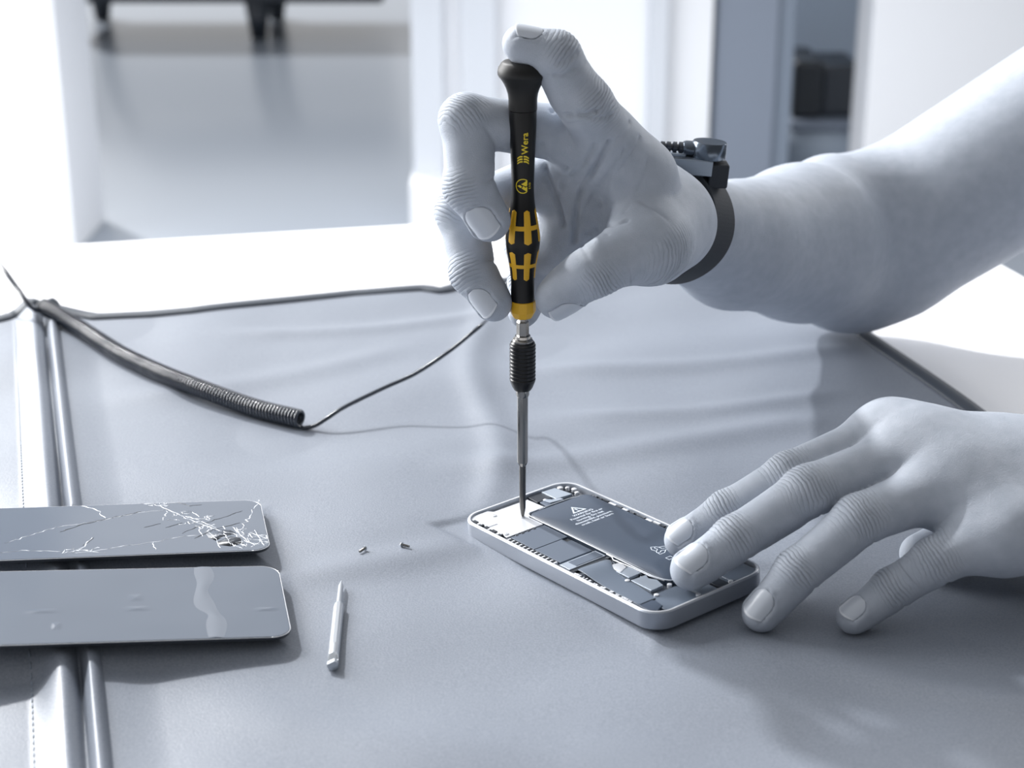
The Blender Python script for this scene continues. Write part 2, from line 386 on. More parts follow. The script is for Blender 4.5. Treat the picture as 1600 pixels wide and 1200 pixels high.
# ------------------------------------------------------------------ loose screens
def plane_loc(o, R, px, py):
    oo = R.T @ (CAM - o); dd = R.T @ ray(px, py); t = -oo[2] / dd[2]; return (oo + t * dd)[:2]
def slab_prism(o, R, poly, z0, z1):
    return MB().prism(poly, z0, z1, lambda v: o + R @ np.array(v))
def glass_mat(name, col, marks):
    m = mat(name, col, .13, 0, .5)
    return m
def build_screen(o, R, label, broken):
    root = empty('phone_screen', o - R[:, 2] * SC_T, label, 'phone screen', 'detached phone screens')
    pl = rrect(-PH_L, 0, 0, PH_W, 7.5, 10)
    slab_prism(o, R, pl, -1.5, -.25).build('screen_frame', 'dark_part', root, bevel=.3)
    inner = rrect(-PH_L + 3, 3, -3, PH_W - 3, 3, 4)
    slab_prism(o, R, inner, -SC_T, -1.5).build('backing_plate', 'steel_dark', root, bevel=.2)
    gm = mat('cracked_screen_glass' if broken else 'screen_glass', (.10, .122, .16), .2 if not broken else .16, 0, .9)
    if not broken:
        noise_bump(gm, 24, .42, .002, 1)
    else: noise_bump(gm, 22, .35, .002, 1)
    g = rrect(-PH_L + .35, .35, -.35, PH_W - .35, 7.2, 10)
    slab_prism(o, R, g, -.6, 0).build('glass', gm, root, bevel=.15)
    rim = [(x, y) for x, y in rrect(-PH_L + .1, .1, -.1, PH_W - .1, 7.4, 10)]
    rim.append(rim[0])
    MB().tube([o + R @ np.array([x, y, -.25]) for x, y in rim], .16, 6).build('rim', 'alu_bright', root)
    if not broken:
        # a strip of clear film and a few smears standing off the surface
        b = MB()
        for line, wd in (([(316, 886), (320, 905), (315, 925), (320, 945), (333, 958), (338, 970), (338, 996)], 3.0),):
            P = spline([plane_loc(o, R, *p) for p in line], 24); tg = np.gradient(P, axis=0); tg /= np.linalg.norm(tg, axis=1)[:, None]
            V = []
            for i, (p, t) in enumerate(zip(P, tg)):
                w = wd * (1 + .25 * math.sin(i * .7)); n = np.array([-t[1], t[0]])
                for q, z in ((-1, .01), (-.5, .12), (0, .22), (.5, .1), (1, .01)): V.append(o + R @ np.array([*(p + n * q * w), z]))
            b.add(V, [(i * 5 + j, i * 5 + j + 1, (i + 1) * 5 + j + 1, (i + 1) * 5 + j) for i in range(23) for j in range(4)])
        b.build('film_strip', 'smear', root)
        for cx, cy, rx, ry in ((66, 955, 34, 6), (88, 978, 10, 10), (214, 951, 26, 6), (212, 934, 15, 9), (415, 952, 22, 5)):
            c0 = plane_loc(o, R, cx, cy); ex = abs(plane_loc(o, R, cx + rx, cy)[0] - c0[0]); ey = abs(plane_loc(o, R, cx, cy - ry)[1] - c0[1])
            V = [o + R @ np.array([*c0, .204])]; K = 32
            for f in np.linspace(.15, 1, 8):
                for k in range(K):
                    a = 2 * math.pi * k / K; V.append(o + R @ np.array([c0[0] + ex * f * math.cos(a), c0[1] + ey * f * math.sin(a) * (1 + .3 * math.cos(2 * a)), .004 + .20 * (1 + math.cos(math.pi * f)) / 2]))
            Fc = [(0, 1 + k, 1 + (k + 1) % K) for k in range(K)] + [(1 + r * K + k, 1 + r * K + (k + 1) % K, 1 + (r + 1) * K + (k + 1) % K, 1 + (r + 1) * K + k) for r in range(7) for k in range(K)]
            mesh('smear', V, Fc, gm, root)
    else:
        R5 = lambda x, y: (x * .375, 740 + y * .375)      # traced in the enlarged crop
        rs = random.Random(3)
        def crack(lines, name, m, wd, jit):
            b = MB()
            for ln in lines:
                P = [plane_loc(o, R, *R5(*p)) for p in ln]; Q = []
                for p, q in zip(P[:-1], P[1:]):
                    n = max(2, int(np.linalg.norm(q - p) / 1.6))
                    for k in range(n): Q.append(p + (q - p) * k / n + (np.array([rs.gauss(0, jit), rs.gauss(0, jit)]) if k else 0))
                Q.append(P[-1]); Q = np.array(Q); Q[:, 0] = np.clip(Q[:, 0], -PH_L + .5, -.5); Q[:, 1] = np.clip(Q[:, 1], .5, PH_W - .5)
                K = len(Q); V = []
                tg = np.gradient(Q, axis=0); tg /= np.linalg.norm(tg, axis=1)[:, None] + 1e-9
                for i, (p, t) in enumerate(zip(Q, tg)):
                    w = wd * (.35 + rs.random() * 1.1) * min(1, .3 + i / 2, .3 + (K - 1 - i) / 2); n = np.array([-t[1], t[0]])
                    for q, z in ((-1, .01), (0, .09), (1, .01)): V.append(o + R @ np.array([*(p + n * q * w), z]))
                b.add(V, [(i * 3 + j, i * 3 + j + 1, (i + 1) * 3 + j + 1, (i + 1) * 3 + j) for i in range(K - 1) for j in range(2)])
            return b.build(name, m, root, smooth=False)
        hub = [(1000, 260), (905, 285), (845, 255), (1040, 250), (960, 230)]
        br = [[(1000, 255), (930, 240), (850, 215), (790, 190), (700, 150), (640, 128)], [(640, 128), (590, 118)], [(700, 150), (680, 195)],
              [(790, 190), (860, 190), (870, 170)], [(1040, 245), (1110, 270), (1118, 262)], [(1000, 255), (1060, 300)], [(1000, 255), (985, 225)],
              [(905, 285), (1000, 262), (1075, 240)], [(870, 240), (905, 285), (920, 310)], [(845, 255), (760, 262), (640, 285), (520, 300), (400, 322), (300, 330)],
              [(850, 215), (830, 240), (845, 262)], [(330, 130), (400, 150), (440, 185)], [(20, 290), (230, 225), (420, 195)], [(640, 285), (648, 320)],
              [(420, 195), (560, 165), (700, 150)], [(300, 330), (340, 310), (385, 265)], [(960, 290), (1010, 312)], [(1040, 250), (1030, 300), (990, 315)],
              [(930, 240), (960, 300)], [(1090, 280), (1040, 310)], [(1060, 235), (1100, 300)], [(0, 330), (110, 320), (260, 325)], [(270, 330), (330, 318), (440, 332)],
              [(1100, 100), (1085, 110), (1000, 240)], [(740, 170), (800, 160), (830, 180)], [(770, 205), (840, 200), (900, 225)]]
        fan = [[(1000 + 40 * math.cos(a), 262 + 16 * math.sin(a)), (1000 + r * math.cos(a), 262 + r * .33 * math.sin(a))] for a, r in ((k * .55 + rs.uniform(-.2, .2), rs.uniform(80, 130)) for k in range(11))]
        crack(br + fan, 'glass_cracks', 'crack_bright', .2, .34)
        for cx_, cy_, rx_, ry_, n_ in ((1045, 262, 70, 34, 16), (780, 185, 85, 22, 14), (660, 130, 60, 10, 8), (330, 322, 60, 9, 8), (880, 225, 50, 14, 8)):
            sh_ = []
            for _ in range(n_):
                q = (cx_ + rs.uniform(-1, 1) * rx_, cy_ + rs.uniform(-1, 1) * ry_); sh_.append([q, (q[0] + rs.uniform(-26, 26), q[1] + rs.uniform(-12, 12)), (q[0] + rs.uniform(-40, 40), q[1] + rs.uniform(-14, 14))])
            crack(sh_, 'glass_cracks', 'crack_bright', .28, .4)
        dk = [[(250, 243), (330, 215), (440, 190), (590, 158)], [(345, 300), (390, 268)], [(760, 250), (860, 205), (940, 180), (1010, 155)], [(690, 225), (760, 205)],
              [(600, 225), (670, 208)], [(730, 118), (790, 135), (840, 130)], [(900, 230), (1000, 205)], [(810, 270), (900, 230)]]
        crack(dk, 'dark_cracks', 'dark_part', .30, .25)
        hole = [R5(*p) for p in ((905, 285), (960, 262), (1000, 268), (1015, 290), (960, 303), (915, 298))]
        hp = [tuple(plane_loc(o, R, *p)) for p in hole]
        slab_prism(o, R, hp, .0, .05).build('missing_shard', 'dark_part', root)
        hp = [tuple(plane_loc(o, R, *R5(*p))) for p in ((850, 240), (880, 232), (960, 235), (985, 250), (930, 262), (900, 280), (870, 268))]
        slab_prism(o, R, hp, .0, .03).build('missing_shard', 'pcb', root)
M['crack_bright'] = mat('splintered_glass', (.62, .65, .70), .4, 0, .6)
M['smear'] = mat('clear_film', (.15, .172, .21), .26, 0, .85)
build_screen(lo_o, lo_R, 'unbroken dark glass phone screen lying nearest the camera across the seam of the mat', False)
build_screen(up_o, up_R, 'shattered dark glass phone screen with white cracks spreading from its right corner', True)
# ------------------------------------------------------------------ the open phone
def build_phone():
    root = empty('opened_phone', ph((PH_L / 2, PH_W / 2, -PH_T)), 'opened bright-rimmed mobile phone, battery and circuit shields bare, under the screwdriver tip', 'phone')
    T = lambda v: ph(v)
    def part(poly, z0, z1, name, m, bevel=.15, parent=root, **k):
        return MB().prism(poly, z0, z1, T).build(name, m, parent, bevel=bevel, **k)
    # housing: outer wall, inner wall, closed bottom
    n = 12; out = rrect(0, 0, PH_L, PH_W, 9.5, n); K = len(out)
    def ring(ins, h): return [T((x, y, h)) for x, y in rrect(ins, ins, PH_L - ins, PH_W - ins, max(9.5 - ins, 1), n)]
    prof = ((.9, -PH_T), (.25, -PH_T + .35), (0, -PH_T + .9), (0, -.5), (.45, -.02), (1.0, 0), (1.5, -.1), (1.7, -1.1), (1.8, -2.9))
    V = sum([ring(i, h) for i, h in prof], [])
    Fc = [(r * K + k, r * K + (k + 1) % K, (r + 1) * K + (k + 1) % K, (r + 1) * K + k) for r in range(len(prof) - 1) for k in range(K)]
    Fc += [tuple(range(K))[::-1]]
    mesh('housing', V, Fc, 'alu', root, autosm=40)
    V = ring(.32, -.28) + ring(.5, .03) + ring(1.0, .06) + ring(1.3, -.02)
    mesh('polished_rim', V, [(r * K + k, r * K + (k + 1) % K, (r + 1) * K + (k + 1) % K, (r + 1) * K + k) for r in range(3) for k in range(K)], 'alu_bright', root)
    part(rrect(1.2, 1.2, PH_L - 1.2, PH_W - 1.2, 7, 6), -3.4, -2.6, 'inner_tray', 'dark_part')
    part([(30, 2.4), (110, 2.4), (121, 6), (121, 22), (92, 22), (31, 22)], -2.6, -1.9, 'circuit_board', 'pcb')
    # bright shield under the screwdriver tip
    part([(2.2, 4.5), (2.2, 13.5), (4.6, 15), (4.6, 33), (15.6, 33.5), (16.2, 25.5), (19.5, 22.4), (29.2, 22.4), (29.2, 3.6), (16.2, 3.6), (16.2, 8.8), (15.5, 8.8), (15.5, 3.6), (4, 3.4)],
         -1.9, -.75, 'bright_shield', 'white_shield', .12)
    for s, w in ((8.3, 12.6), (17.7, 20.4), (26.5, 5.2)):
        b = MB(); b.lathe([(1.05, -.75), (1.05, -.45), (.8, -.3), (.35, -.3), (.3, -.5)], T((s, w, 0)), ph_R[:, 0], ph_R[:, 1], ph_R[:, 2], 16); b.build('shield_screw', 'alu_bright', root, autosm=40)
    for i, (w0, w1) in enumerate(((7, 8.2), (10, 11.3), (13, 14.3), (16, 17.2))):
        part([(29.4, w0), (31, w0), (31, w1), (29.4, w1)], -1.2, -.55, 'shield_clip', 'dark_part', .05)
    # grey shields
    part([(30.4, 4.6), (46, 4.6), (46, 21.8), (30.4, 22)], -1.9, -.7, 'grey_shield', 'grey_shield')
    part([(46.3, 4.6), (62.8, 4.6), (62.8, 20.8), (49.5, 21), (49.5, 18.6), (46.3, 18.6)], -1.9, -.75, 'grey_shield', 'grey_shield')
    part([(46.4, 19), (49.2, 19), (48.6, 21.5), (46.4, 21.4)], -1.9, -1.3, 'camera_well', 'dark_part', .05)
    part([(64, 3.2), (70.4, 3.2), (70.4, 21.5), (64, 21.5)], -1.9, -.7, 'connector_block', 'light_part')
    part([(64.8, 7), (69.8, 7), (69.8, 20.6), (64.8, 20.6)], -.75, -.55, 'connector_cover', 'grey_shield', .05)
    part([(70.9, 2.6), (72.6, 2.6), (72.6, 22), (70.9, 22)], -1.9, -1.0, 'slot', 'dark_part', .05)
    # edge clips, near long side
    b1, b2 = MB(), MB()
    s = 31.0; k = 0
    rs = random.Random(8)
    while s < 62:
        b = b1 if k % 2 == 0 else b2
        b.box((s, 2.3, -1.6), (s + .95, 3.9, -.35 if k % 2 else -.6), T); s += 1.25; k += 1
    s = 73.
    while s < 107:
        L = rs.uniform(.5, 1.3); (b1 if rs.random() < .5 else b2).box((s, 2.1, -1.6), (s + L, 3.1, rs.uniform(-.8, -.3)), T); s += L + .3
    for s0, L in ((7, 2.6), (12.6, 1.0), (15.4, 1.8), (20, 2.7), (26, 1.0)):
        b2.box((s0, 1.9, -1.5), (s0 + L, 3.6, -.15), T)
    for s0, L in ((10.5, 1.2), (17.8, 1.2), (23.8, 1.4)): b1.box((s0, 1.9, -1.5), (s0 + L, 3.2, -.2), T)
    b1.build('edge_clips', 'alu_bright', root, smooth=False); b2.build('edge_gaskets', 'dark_part', root, smooth=False)
    b1, b2 = MB(), MB(); s = 20.
    while s < 105:
        L = rs.uniform(1.5, 6); b = rs.choice((b1, b1, b2)); b.box((s, PH_W - 3.1, -1.6), (s + L, PH_W - 1.9, rs.uniform(-.8, -.15)), T); s += L + rs.uniform(.3, 2)
    b1.build('edge_clips', 'alu_bright', root, smooth=False); b2.build('edge_gaskets', 'dark_part', root, smooth=False)
    # top end: camera, bracket, small parts
    part([(2.3, 35), (9.5, 34.5), (9.5, 47), (2.3, 46)], -1.9, -1.0, 'upper_bracket', 'dark_part')
    part([(2.6, 42.2), (12.8, 42.2), (13.6, 50.5), (3.2, 49.2)], -1.9, -.6, 'camera_plate', 'light_part')
    part([(10, 35.5), (15.2, 35), (15.2, 41.2), (10, 41.2)], -1.9, -1.0, 'camera_cover', 'grey_shield')
    part([(10.6, 37), (14.5, 37.6), (15.6, 44), (13.6, 44), (12.4, 39.6), (10.4, 39)], -1.0, -.45, 'spring_contact', 'light_part', .1)
    for s, w, r in ((4.3, 51.2, 1.3), (6.6, 53.4, .9), (9.8, 54.6, 1.2), (13.6, 53, 1.0), (10.2, 38.2, .8)):
        b = MB(); b.lathe([(r, -2), (r, -.7), (r * .7, -.45)], T((s, w, 0)), ph_R[:, 0], ph_R[:, 1], ph_R[:, 2], 14); b.build('housing_screw', 'alu_bright', root, autosm=40)
    # battery
    bp = rrect(17.6, 23.2, 105, 55.2, 3.2, 6)
    bat = MB(); c = (61.3, 39.2)
    V = []
    levels = ((1.0, -2.6), (1.0, -.9), (.992, -.55), (.97, -.35), (.6, -.25), (.2, -.22))
    def lv(f, h): return [T((c[0] + (x - c[0]) * (1 - (1 - f) * .36 if f > .9 else f), c[1] + (y - c[1]) * f, h)) for x, y in bp]
    KB = len(bp)
    for f, h in levels: V += lv(f, h)
    Fc = [(r * KB + k, r * KB + (k + 1) % KB, (r + 1) * KB + (k + 1) % KB, (r + 1) * KB + k) for r in range(len(levels) - 1) for k in range(KB)]
    Fc += [tuple(range((len(levels) - 1) * KB, len(levels) * KB))]
    batt = bat.add(V, Fc).build('battery', 'battery', root, autosm=50)
    edge = [T((x, y, -.55)) for x, y in rrect(17.0, 22.6, 105.4, 55.6, 3.6, 6)]
    # clear film seam that stands up along the battery's near side
    P = spline([T(v) for v in ((16.6, 27, -.5), (17.2, 24.2, -.35), (21, 22.6, -.3), (40, 22.5, -.25), (70, 22.4, -.25), (92, 22.2, -.3), (100, 22.6, -.3), (104.6, 24.6, -.3), (105.8, 29, -.4))], 80)
    MB().tube(P, .22, 6).build('film_seam', 'film_edge', batt)
    MB().tube([T(v) for v in ((16.8, 30, -.6), (16.6, 38, -.5), (16.8, 46, -.5), (18, 52, -.6), (22, 55.6, -.7))], .2, 6).build('film_seam', 'film_edge', batt)
    # printing on the battery: warning sign and six centred lines
    def on_batt(V2, h=-.17): return [T((p[0], p[1], h)) for p in V2]
    # text runs across the battery towards the far side
    def put_text(txt, s, w, size, bold=.0):
        V, Fc = text_mesh(txt, size, 'CENTER', bold)
        return [(s + y_ * -1, w + x_) for x_, y_, _ in V], Fc
    b = MB()
    lines = ('WARNING', 'Potential for fire or', 'burning. Do not', 'disassemble, puncture,', 'crush, heat or burn')
    for i, t in enumerate(lines):
        P2, Fc = put_text(t, 33.6 + i * 2.35, 40.6, 2.15, .03); b.add(on_batt(P2), Fc)
    def tri(pts, w):
        c0 = np.mean(pts, 0); inn = [c0 + (np.array(p) - c0) * w for p in pts]
        V = [tuple(p) for p in pts] + [tuple(p) for p in inn]; return V, [(i, (i + 1) % 3, 3 + (i + 1) % 3, 3 + i) for i in range(3)]
    V2, Fc = tri([(25.0, 40.6), (31.0, 37.0), (31.0, 44.2)], .68); b.add(on_batt(V2), Fc)
    P2, Fc = put_text('!', 30.4, 40.6, 4.4, .08); b.add(on_batt(P2), Fc)
    b.build('warning_print', 'label_print', batt, smooth=False); b = MB()
    # crossed recycling outline and small square near the fingers
    def ln(p, q, wd=.28):
        p = np.array(p, float); q = np.array(q, float); t = nrm(q - p); n = np.array([-t[1], t[0]]) * wd / 2
        b.add(on_batt([p + n, p - n, q - n, q + n]), [(0, 1, 2, 3)])
    def loop(pts):
        for i in range(len(pts)): ln(pts[i], pts[(i + 1) % len(pts)])
    for a in (0, 2.094, 4.189):
        c0 = np.array([82., 39.8]); R2 = np.array([[math.cos(a), -math.sin(a)], [math.sin(a), math.cos(a)]])
        loop([c0 + R2 @ np.array(p) for p in ((-4.2, -1.3), (-2.2, -2.6), (.2, -2.2), (-.9, -.6), (-2.2, -.9), (-3.2, 0))])
        ln(c0 + R2 @ np.array((.2, -2.2)), c0 + R2 @ np.array((1.4, -3.0)))
    loop([(89.2, 36.2), (91.4, 36.2), (91.4, 38.6), (89.2, 38.6)])
    b.build('recycling_print', 'label_print', batt, smooth=False)
    # lower end: ribbon, plates, speaker
    rib = []
    for s, lo, hi, h in ((73.2, 4.2, 20, -.3), (76, 4.0, 20, .25), (80, 3.6, 16.5, .2), (84, 3.4, 15, -.3), (90, 3.2, 14.6, -.7), (98, 3.0, 14.0, -.8), (106, 3, 13, -.75), (112, 3.2, 11.5, -.8)):
        for w in np.linspace(lo, hi, 8): rib.append(T((s, w, h + .25 * math.sin(w / 4.) - (.25 if w > hi - 1 else 0))))
    mesh('flex_ribbon', rib, [(r * 8 + k, r * 8 + k + 1, (r + 1) * 8 + k + 1, (r + 1) * 8 + k) for r in range(7) for k in range(7)], 'flex', root, solid=.12, subsurf=1)
    part([(78.5, 17.3), (82.6, 15.6), (86, 15.8), (84, 20.5), (79.5, 21)], -1.7, -.45, 'bright_tab', 'white_shield', .1)
    part([(83.5, 15.3), (91.5, 15.3), (91.5, 21.6), (84.6, 21.6)], -1.9, -.7, 'small_shield', 'light_part')
    b = MB(); b3 = MB()
    for _ in range(70):
        s, w = rs.uniform(75, 95), rs.uniform(18.5, 22.3); l = rs.uniform(.3, .9); (b if rs.random() < .6 else b3).box((s, w, -1.9), (s + l, w + l * .7, rs.uniform(-1.4, -.8)), T)
    for _ in range(90):
        s, w = rs.uniform(50, 118), rs.uniform(2.2, 22.2); l = rs.uniform(.3, .8); (b if rs.random() < .6 else b3).box((s, w, -1.95), (s + l, w + l * .7, rs.uniform(-1.7, -1.2)), T)
    b.build('chip_cluster', 'light_part', root, smooth=False); b3.build('chip_cluster', 'dark_part', root, smooth=False)
    part([(93.6, 14.4), (105.4, 14.2), (105.2, 20.5), (100, 22), (97, 20.4), (94.2, 21.6)], -1.9, -.75, 'speaker_plate', 'light_part')
    part(rrect(108.5, 8, 121.3, 25, 2.2, 5), -2.4, -.95, 'speaker_box', 'flex', .25)
    part([(108, 2.8), (116.5, 2.8), (119.5, 5), (117.5, 9.2), (113, 10), (109, 8)], -1.9, -.6, 'corner_bracket', 'battery', .3)
    part([(110, 26), (121.4, 26), (121.4, 33.6), (110, 33.6)], -1.9, -.9, 'dock_connector', 'light_part')
    part([(112, 35), (121.4, 35), (121.4, 40), (112, 40)], -1.9, -1.0, 'dock_cover', 'dark_part')
    part(rrect(108.5, 41.5, 121.3, 55.5, 2.5, 5), -2.4, -.8, 'vibration_motor', 'flex', .25)
    for s, w in ((109.6, 13.2), (93, 13.2), (106.6, 22.5), (120.2, 24.6), (120.5, 41), (107.3, 35)):
        b = MB(); b.lathe([(.95, -1.9), (.95, -.5), (.6, -.35)], T((s, w, 0)), ph_R[:, 0], ph_R[:, 1], ph_R[:, 2], 14); b.build('housing_screw', 'alu_bright', root, autosm=40)
    MB().tube([T(v) for v in ((70, 22.2, -.5), (73.6, 22, -.4), (76, 20.6, -.4), (86, 21.9, -.7), (96, 21.9, -.7), (103, 23, -.6))], .25, 6).build('antenna_cable', 'alu_bright', root)
build_phone()

# ------------------------------------------------------------------ the screwdriver
y0 = -10.7
sd_tip = ph((17.7, 20.4, -.45)); sd_top = Py(817, 95, y0)
sW = nrm(sd_top - sd_tip); sF = orth((0, -1, 0), sW); sX = np.cross(sW, sF) * 1.0
if sX[0] < 0: sX = -sX
def hz(py):                                   # picture row -> height along the driver (mm)
    return float((Py(817, py, y0) - sd_tip).dot(sW))
def lat(prof, n=48): return MB().lathe([(r, h) for r, h in prof], sd_tip, sX, sF, sW, n)
def build_driver():
    root = empty('screwdriver', sd_tip, 'upright black and yellow precision screwdriver gripped by the hand, its tip in the open phone', 'screwdriver')
    pts = [(497, 3.8), (489, 5.0), (472, 5.15), (471, 4.75), (450, 4.65), (432, 4.75), (412, 5.35), (395, 6.3), (380, 6.85), (370, 6.75), (350, 6.0), (328, 5.0), (308, 4.4), (290, 4.3), (250, 4.65), (210, 5.1), (176, 5.35), (172.5, 5.3)]
    hs = np.array([hz(p) for p, r in pts]); rsd = np.array([r for p, r in pts])
    R = lambda h: float(np.interp(h, hs, rsd))
    hg = np.linspace(hz(471), hz(172.5), 90)
    k = np.ones(7) / 7
    prof = [(R(h), h) for h in hg]
    rr = np.convolve(np.pad([p[0] for p in prof], 3, 'edge'), k, 'valid'); prof = [(float(r), h) for r, (_, h) in zip(rr, prof)]
    RS = lambda h: float(np.interp(h, [p[1] for p in prof], [p[0] for p in prof]))
    handle = lat(prof).build('handle', 'black_plastic', root, autosm=50)
    # yellow collar, faceted
    lat([(3.7, hz(498)), (3.95, hz(497.5)), (5.2, hz(488)), (5.15, hz(472.5)), (4.8, hz(471))], 10).build('collar', 'yellow', root, smooth=False, bevel=.25)
    # rotating cap
    cp = [(4.9, 172), (5.45, 171.5), (5.5, 168), (5.5, 155), (5.8, 146), (6.5, 137), (7.5, 129), (8.6, 122), (9.15, 119.5), (9.55, 116), (9.65, 112), (9.3, 105), (8.2, 98), (7.4, 95.5), (5, 94.5)]
    lat([(r, hz(p)) for r, p in cp], 64).build('rotating_cap', 'black_rubber', root, autosm=40)
    # inlay: H shaped yellow bars in two rows round the handle
    b = MB()
    def patch(th0, th1, h0, h1, off=.12, taper=0):
        nu, nv = 10, 18; V = []
        for j in range(nv + 1):
            h = h0 + (h1 - h0) * j / nv; e = min(j, nv - j) / nv; wf = min(1, math.sqrt(max(0, 1 - (1 - min(1, e * 2 * (h1 - h0) / 2.6)) ** 2)) + .12)
            for i in range(nu + 1):
                tm = (th0 + th1) / 2; th = tm + (th1 - th0) / 2 * (2 * i / nu - 1) * wf
                r = RS(h) + off - .14 * (abs(2 * i / nu - 1) > .95 or j in (0, nv)); V.append(sd_tip + sW * h + r * (math.sin(th) * sX + math.cos(th) * sF))
        b.add(V, [(j * (nu + 1) + i, j * (nu + 1) + i + 1, (j + 1) * (nu + 1) + i + 1, (j + 1) * (nu + 1) + i) for j in range(nv) for i in range(nu)])
    for kk in range(6):
        th = math.radians(18 + 60 * kk); w = math.radians(13.5)
        patch(th - w, th + w, hz(378), hz(325)); patch(th - w, th + w, hz(436), hz(390))
        if True:
            for (pa, pb) in ((356, 349), (416, 410)):
                nu = 8; V = []
                for j in range(3):
                    h = hz(pa) + (hz(pb) - hz(pa)) * j / 2
                    for i in range(nu + 1):
                        t2 = th + math.radians(60) * i / nu; V.append(sd_tip + sW * h + (RS(h) + .115) * (math.sin(t2) * sX + math.cos(t2) * sF))
                b.add(V, [(j * (nu + 1) + i, j * (nu + 1) + i + 1, (j + 1) * (nu + 1) + i + 1, (j + 1) * (nu + 1) + i) for j in range(2) for i in range(nu)])
    b.build('grip_inlay', 'yellow', root)
    # printing: drawn flat (x along the handle upwards, y to the left), then wrapped on the round handle
    b = MB()
    def wrap(V2, h0, xoff):
        out = []
        for x, y in V2:
            h = h0 + x; r = RS(h) + .10; th = (-y + xoff) / r
            out.append(sd_tip + sW * h + r * (math.sin(th) * sX + math.cos(th) * sF))
        return out
    def put(V2, Fc, h0, xo):
        V3, F3 = dense(V2, Fc); b.add(wrap(V3, h0, xo), F3)
    V, Fc = text_mesh('Wera', 3.55, 'LEFT', .045, 1.06); sx = (hz(203) - hz(237)) / (V[:, 0].max() - V[:, 0].min())
    put([((x - V[:, 0].min()) * sx, y) for x, y, _ in V], Fc, hz(237.5), 1.95)
    # the mark under the name: strokes above and below, bent outwards
    for side in (1, -1):
        for i in range(3):
            u = (i - 1) * 1.0
            put([(u, side * .22), (u + .6, side * .22), (u + .5, side * 1.25), (u - .3, side * 2.3), (u - .85, side * 2.3), (u - .1, side * 1.2)], [tuple(range(6))], hz(246.0), 0.1)
    # static discharge sign: an arch over a hand in a triangle
    cx, R1, R0 = hz(287.5), 2.9, 2.55; V2 = []
    n = 34
    for i in range(n + 1):
        a = math.radians(-35 + 250 * i / n)
        for r in (R0, R1): V2.append((r * math.cos(a), r * math.sin(a)))
    put(V2, [(2 * i, 2 * i + 1, 2 * i + 3, 2 * i + 2) for i in range(n)], cx, 0)
    put([(0, 2.2), (-.75, .75), (-.1, .35), (.45, 1.3)], [(0, 1, 2, 3)], cx, 0)
    put([(-.9, .45), (-2.3, -1.75), (-.3, -1.75), (-.6, -.9), (.1, -.25), (-.3, .1)], [tuple(range(6))], cx, 0)
    put([(.75, .7), (.35, -.1), (.5, -.7), (-.1, -1.2), (.2, -1.75), (2.3, -1.75)], [tuple(range(6))], cx, 0)
    V, Fc = text_mesh('ESD', 1.15, 'CENTER', .02, 1.5); put([(x, y - 3.25) for x, y, _ in V], Fc, cx, 0)
    b.build('handle_print', 'print_yellow', handle, smooth=False)
    # hexagonal drive shaft
    lat([(2.0, hz(531)), (2.55, hz(530)), (2.55, hz(506)), (2.1, hz(503)), (1.9, hz(497)), (1.6, hz(495))], 6).build('hex_shank', 'steel', root, smooth=False, bevel=.12)
    # quick release holder
    lat([(2.6, hz(540)), (4.2, hz(540)), (4.25, hz(534)), (3.9, hz(532)), (3.2, hz(531)), (3.1, hz(527)), (2.2, hz(526.5))], 40).build('holder_ring', 'steel', root, autosm=30)
    pr = [(3.5, hz(612)), (4.3, hz(607)), (5.0, hz(600))]
    for i in range(10):
        h0 = hz(598 - i * 5.9); d = hz(592) - hz(598)
        pr += [(5.2, h0), (5.3, h0 + d * .55), (4.95, h0 + d * .75), (4.95, h0 + d * .95)]
    pr += [(4.9, hz(538)), (4.4, hz(536)), (3.5, hz(536))]
    lat(pr, 48).build('holder_sleeve', 'sleeve', root, autosm=30)
    lat([(1.6, hz(625)), (2.3, hz(623.5)), (2.75, hz(620)), (2.75, hz(611)), (2.0, hz(609))], 40).build('holder_nose', 'steel', root, autosm=30)
    # bit
    bit = lat([(1.0, hz(735)), (1.75, hz(731)), (2.2, hz(727)), (2.2, hz(622))], 12).build('bit', 'steel', root, smooth=False, bevel=.15)
    lat([(.35, 0), (.75, .6), (1.15, 3.2), (1.3, 4.5), (1.4, hz(733)), (1.4, hz(730))], 20).build('bit_tip', 'steel_dark', bit, autosm=40)
build_driver()

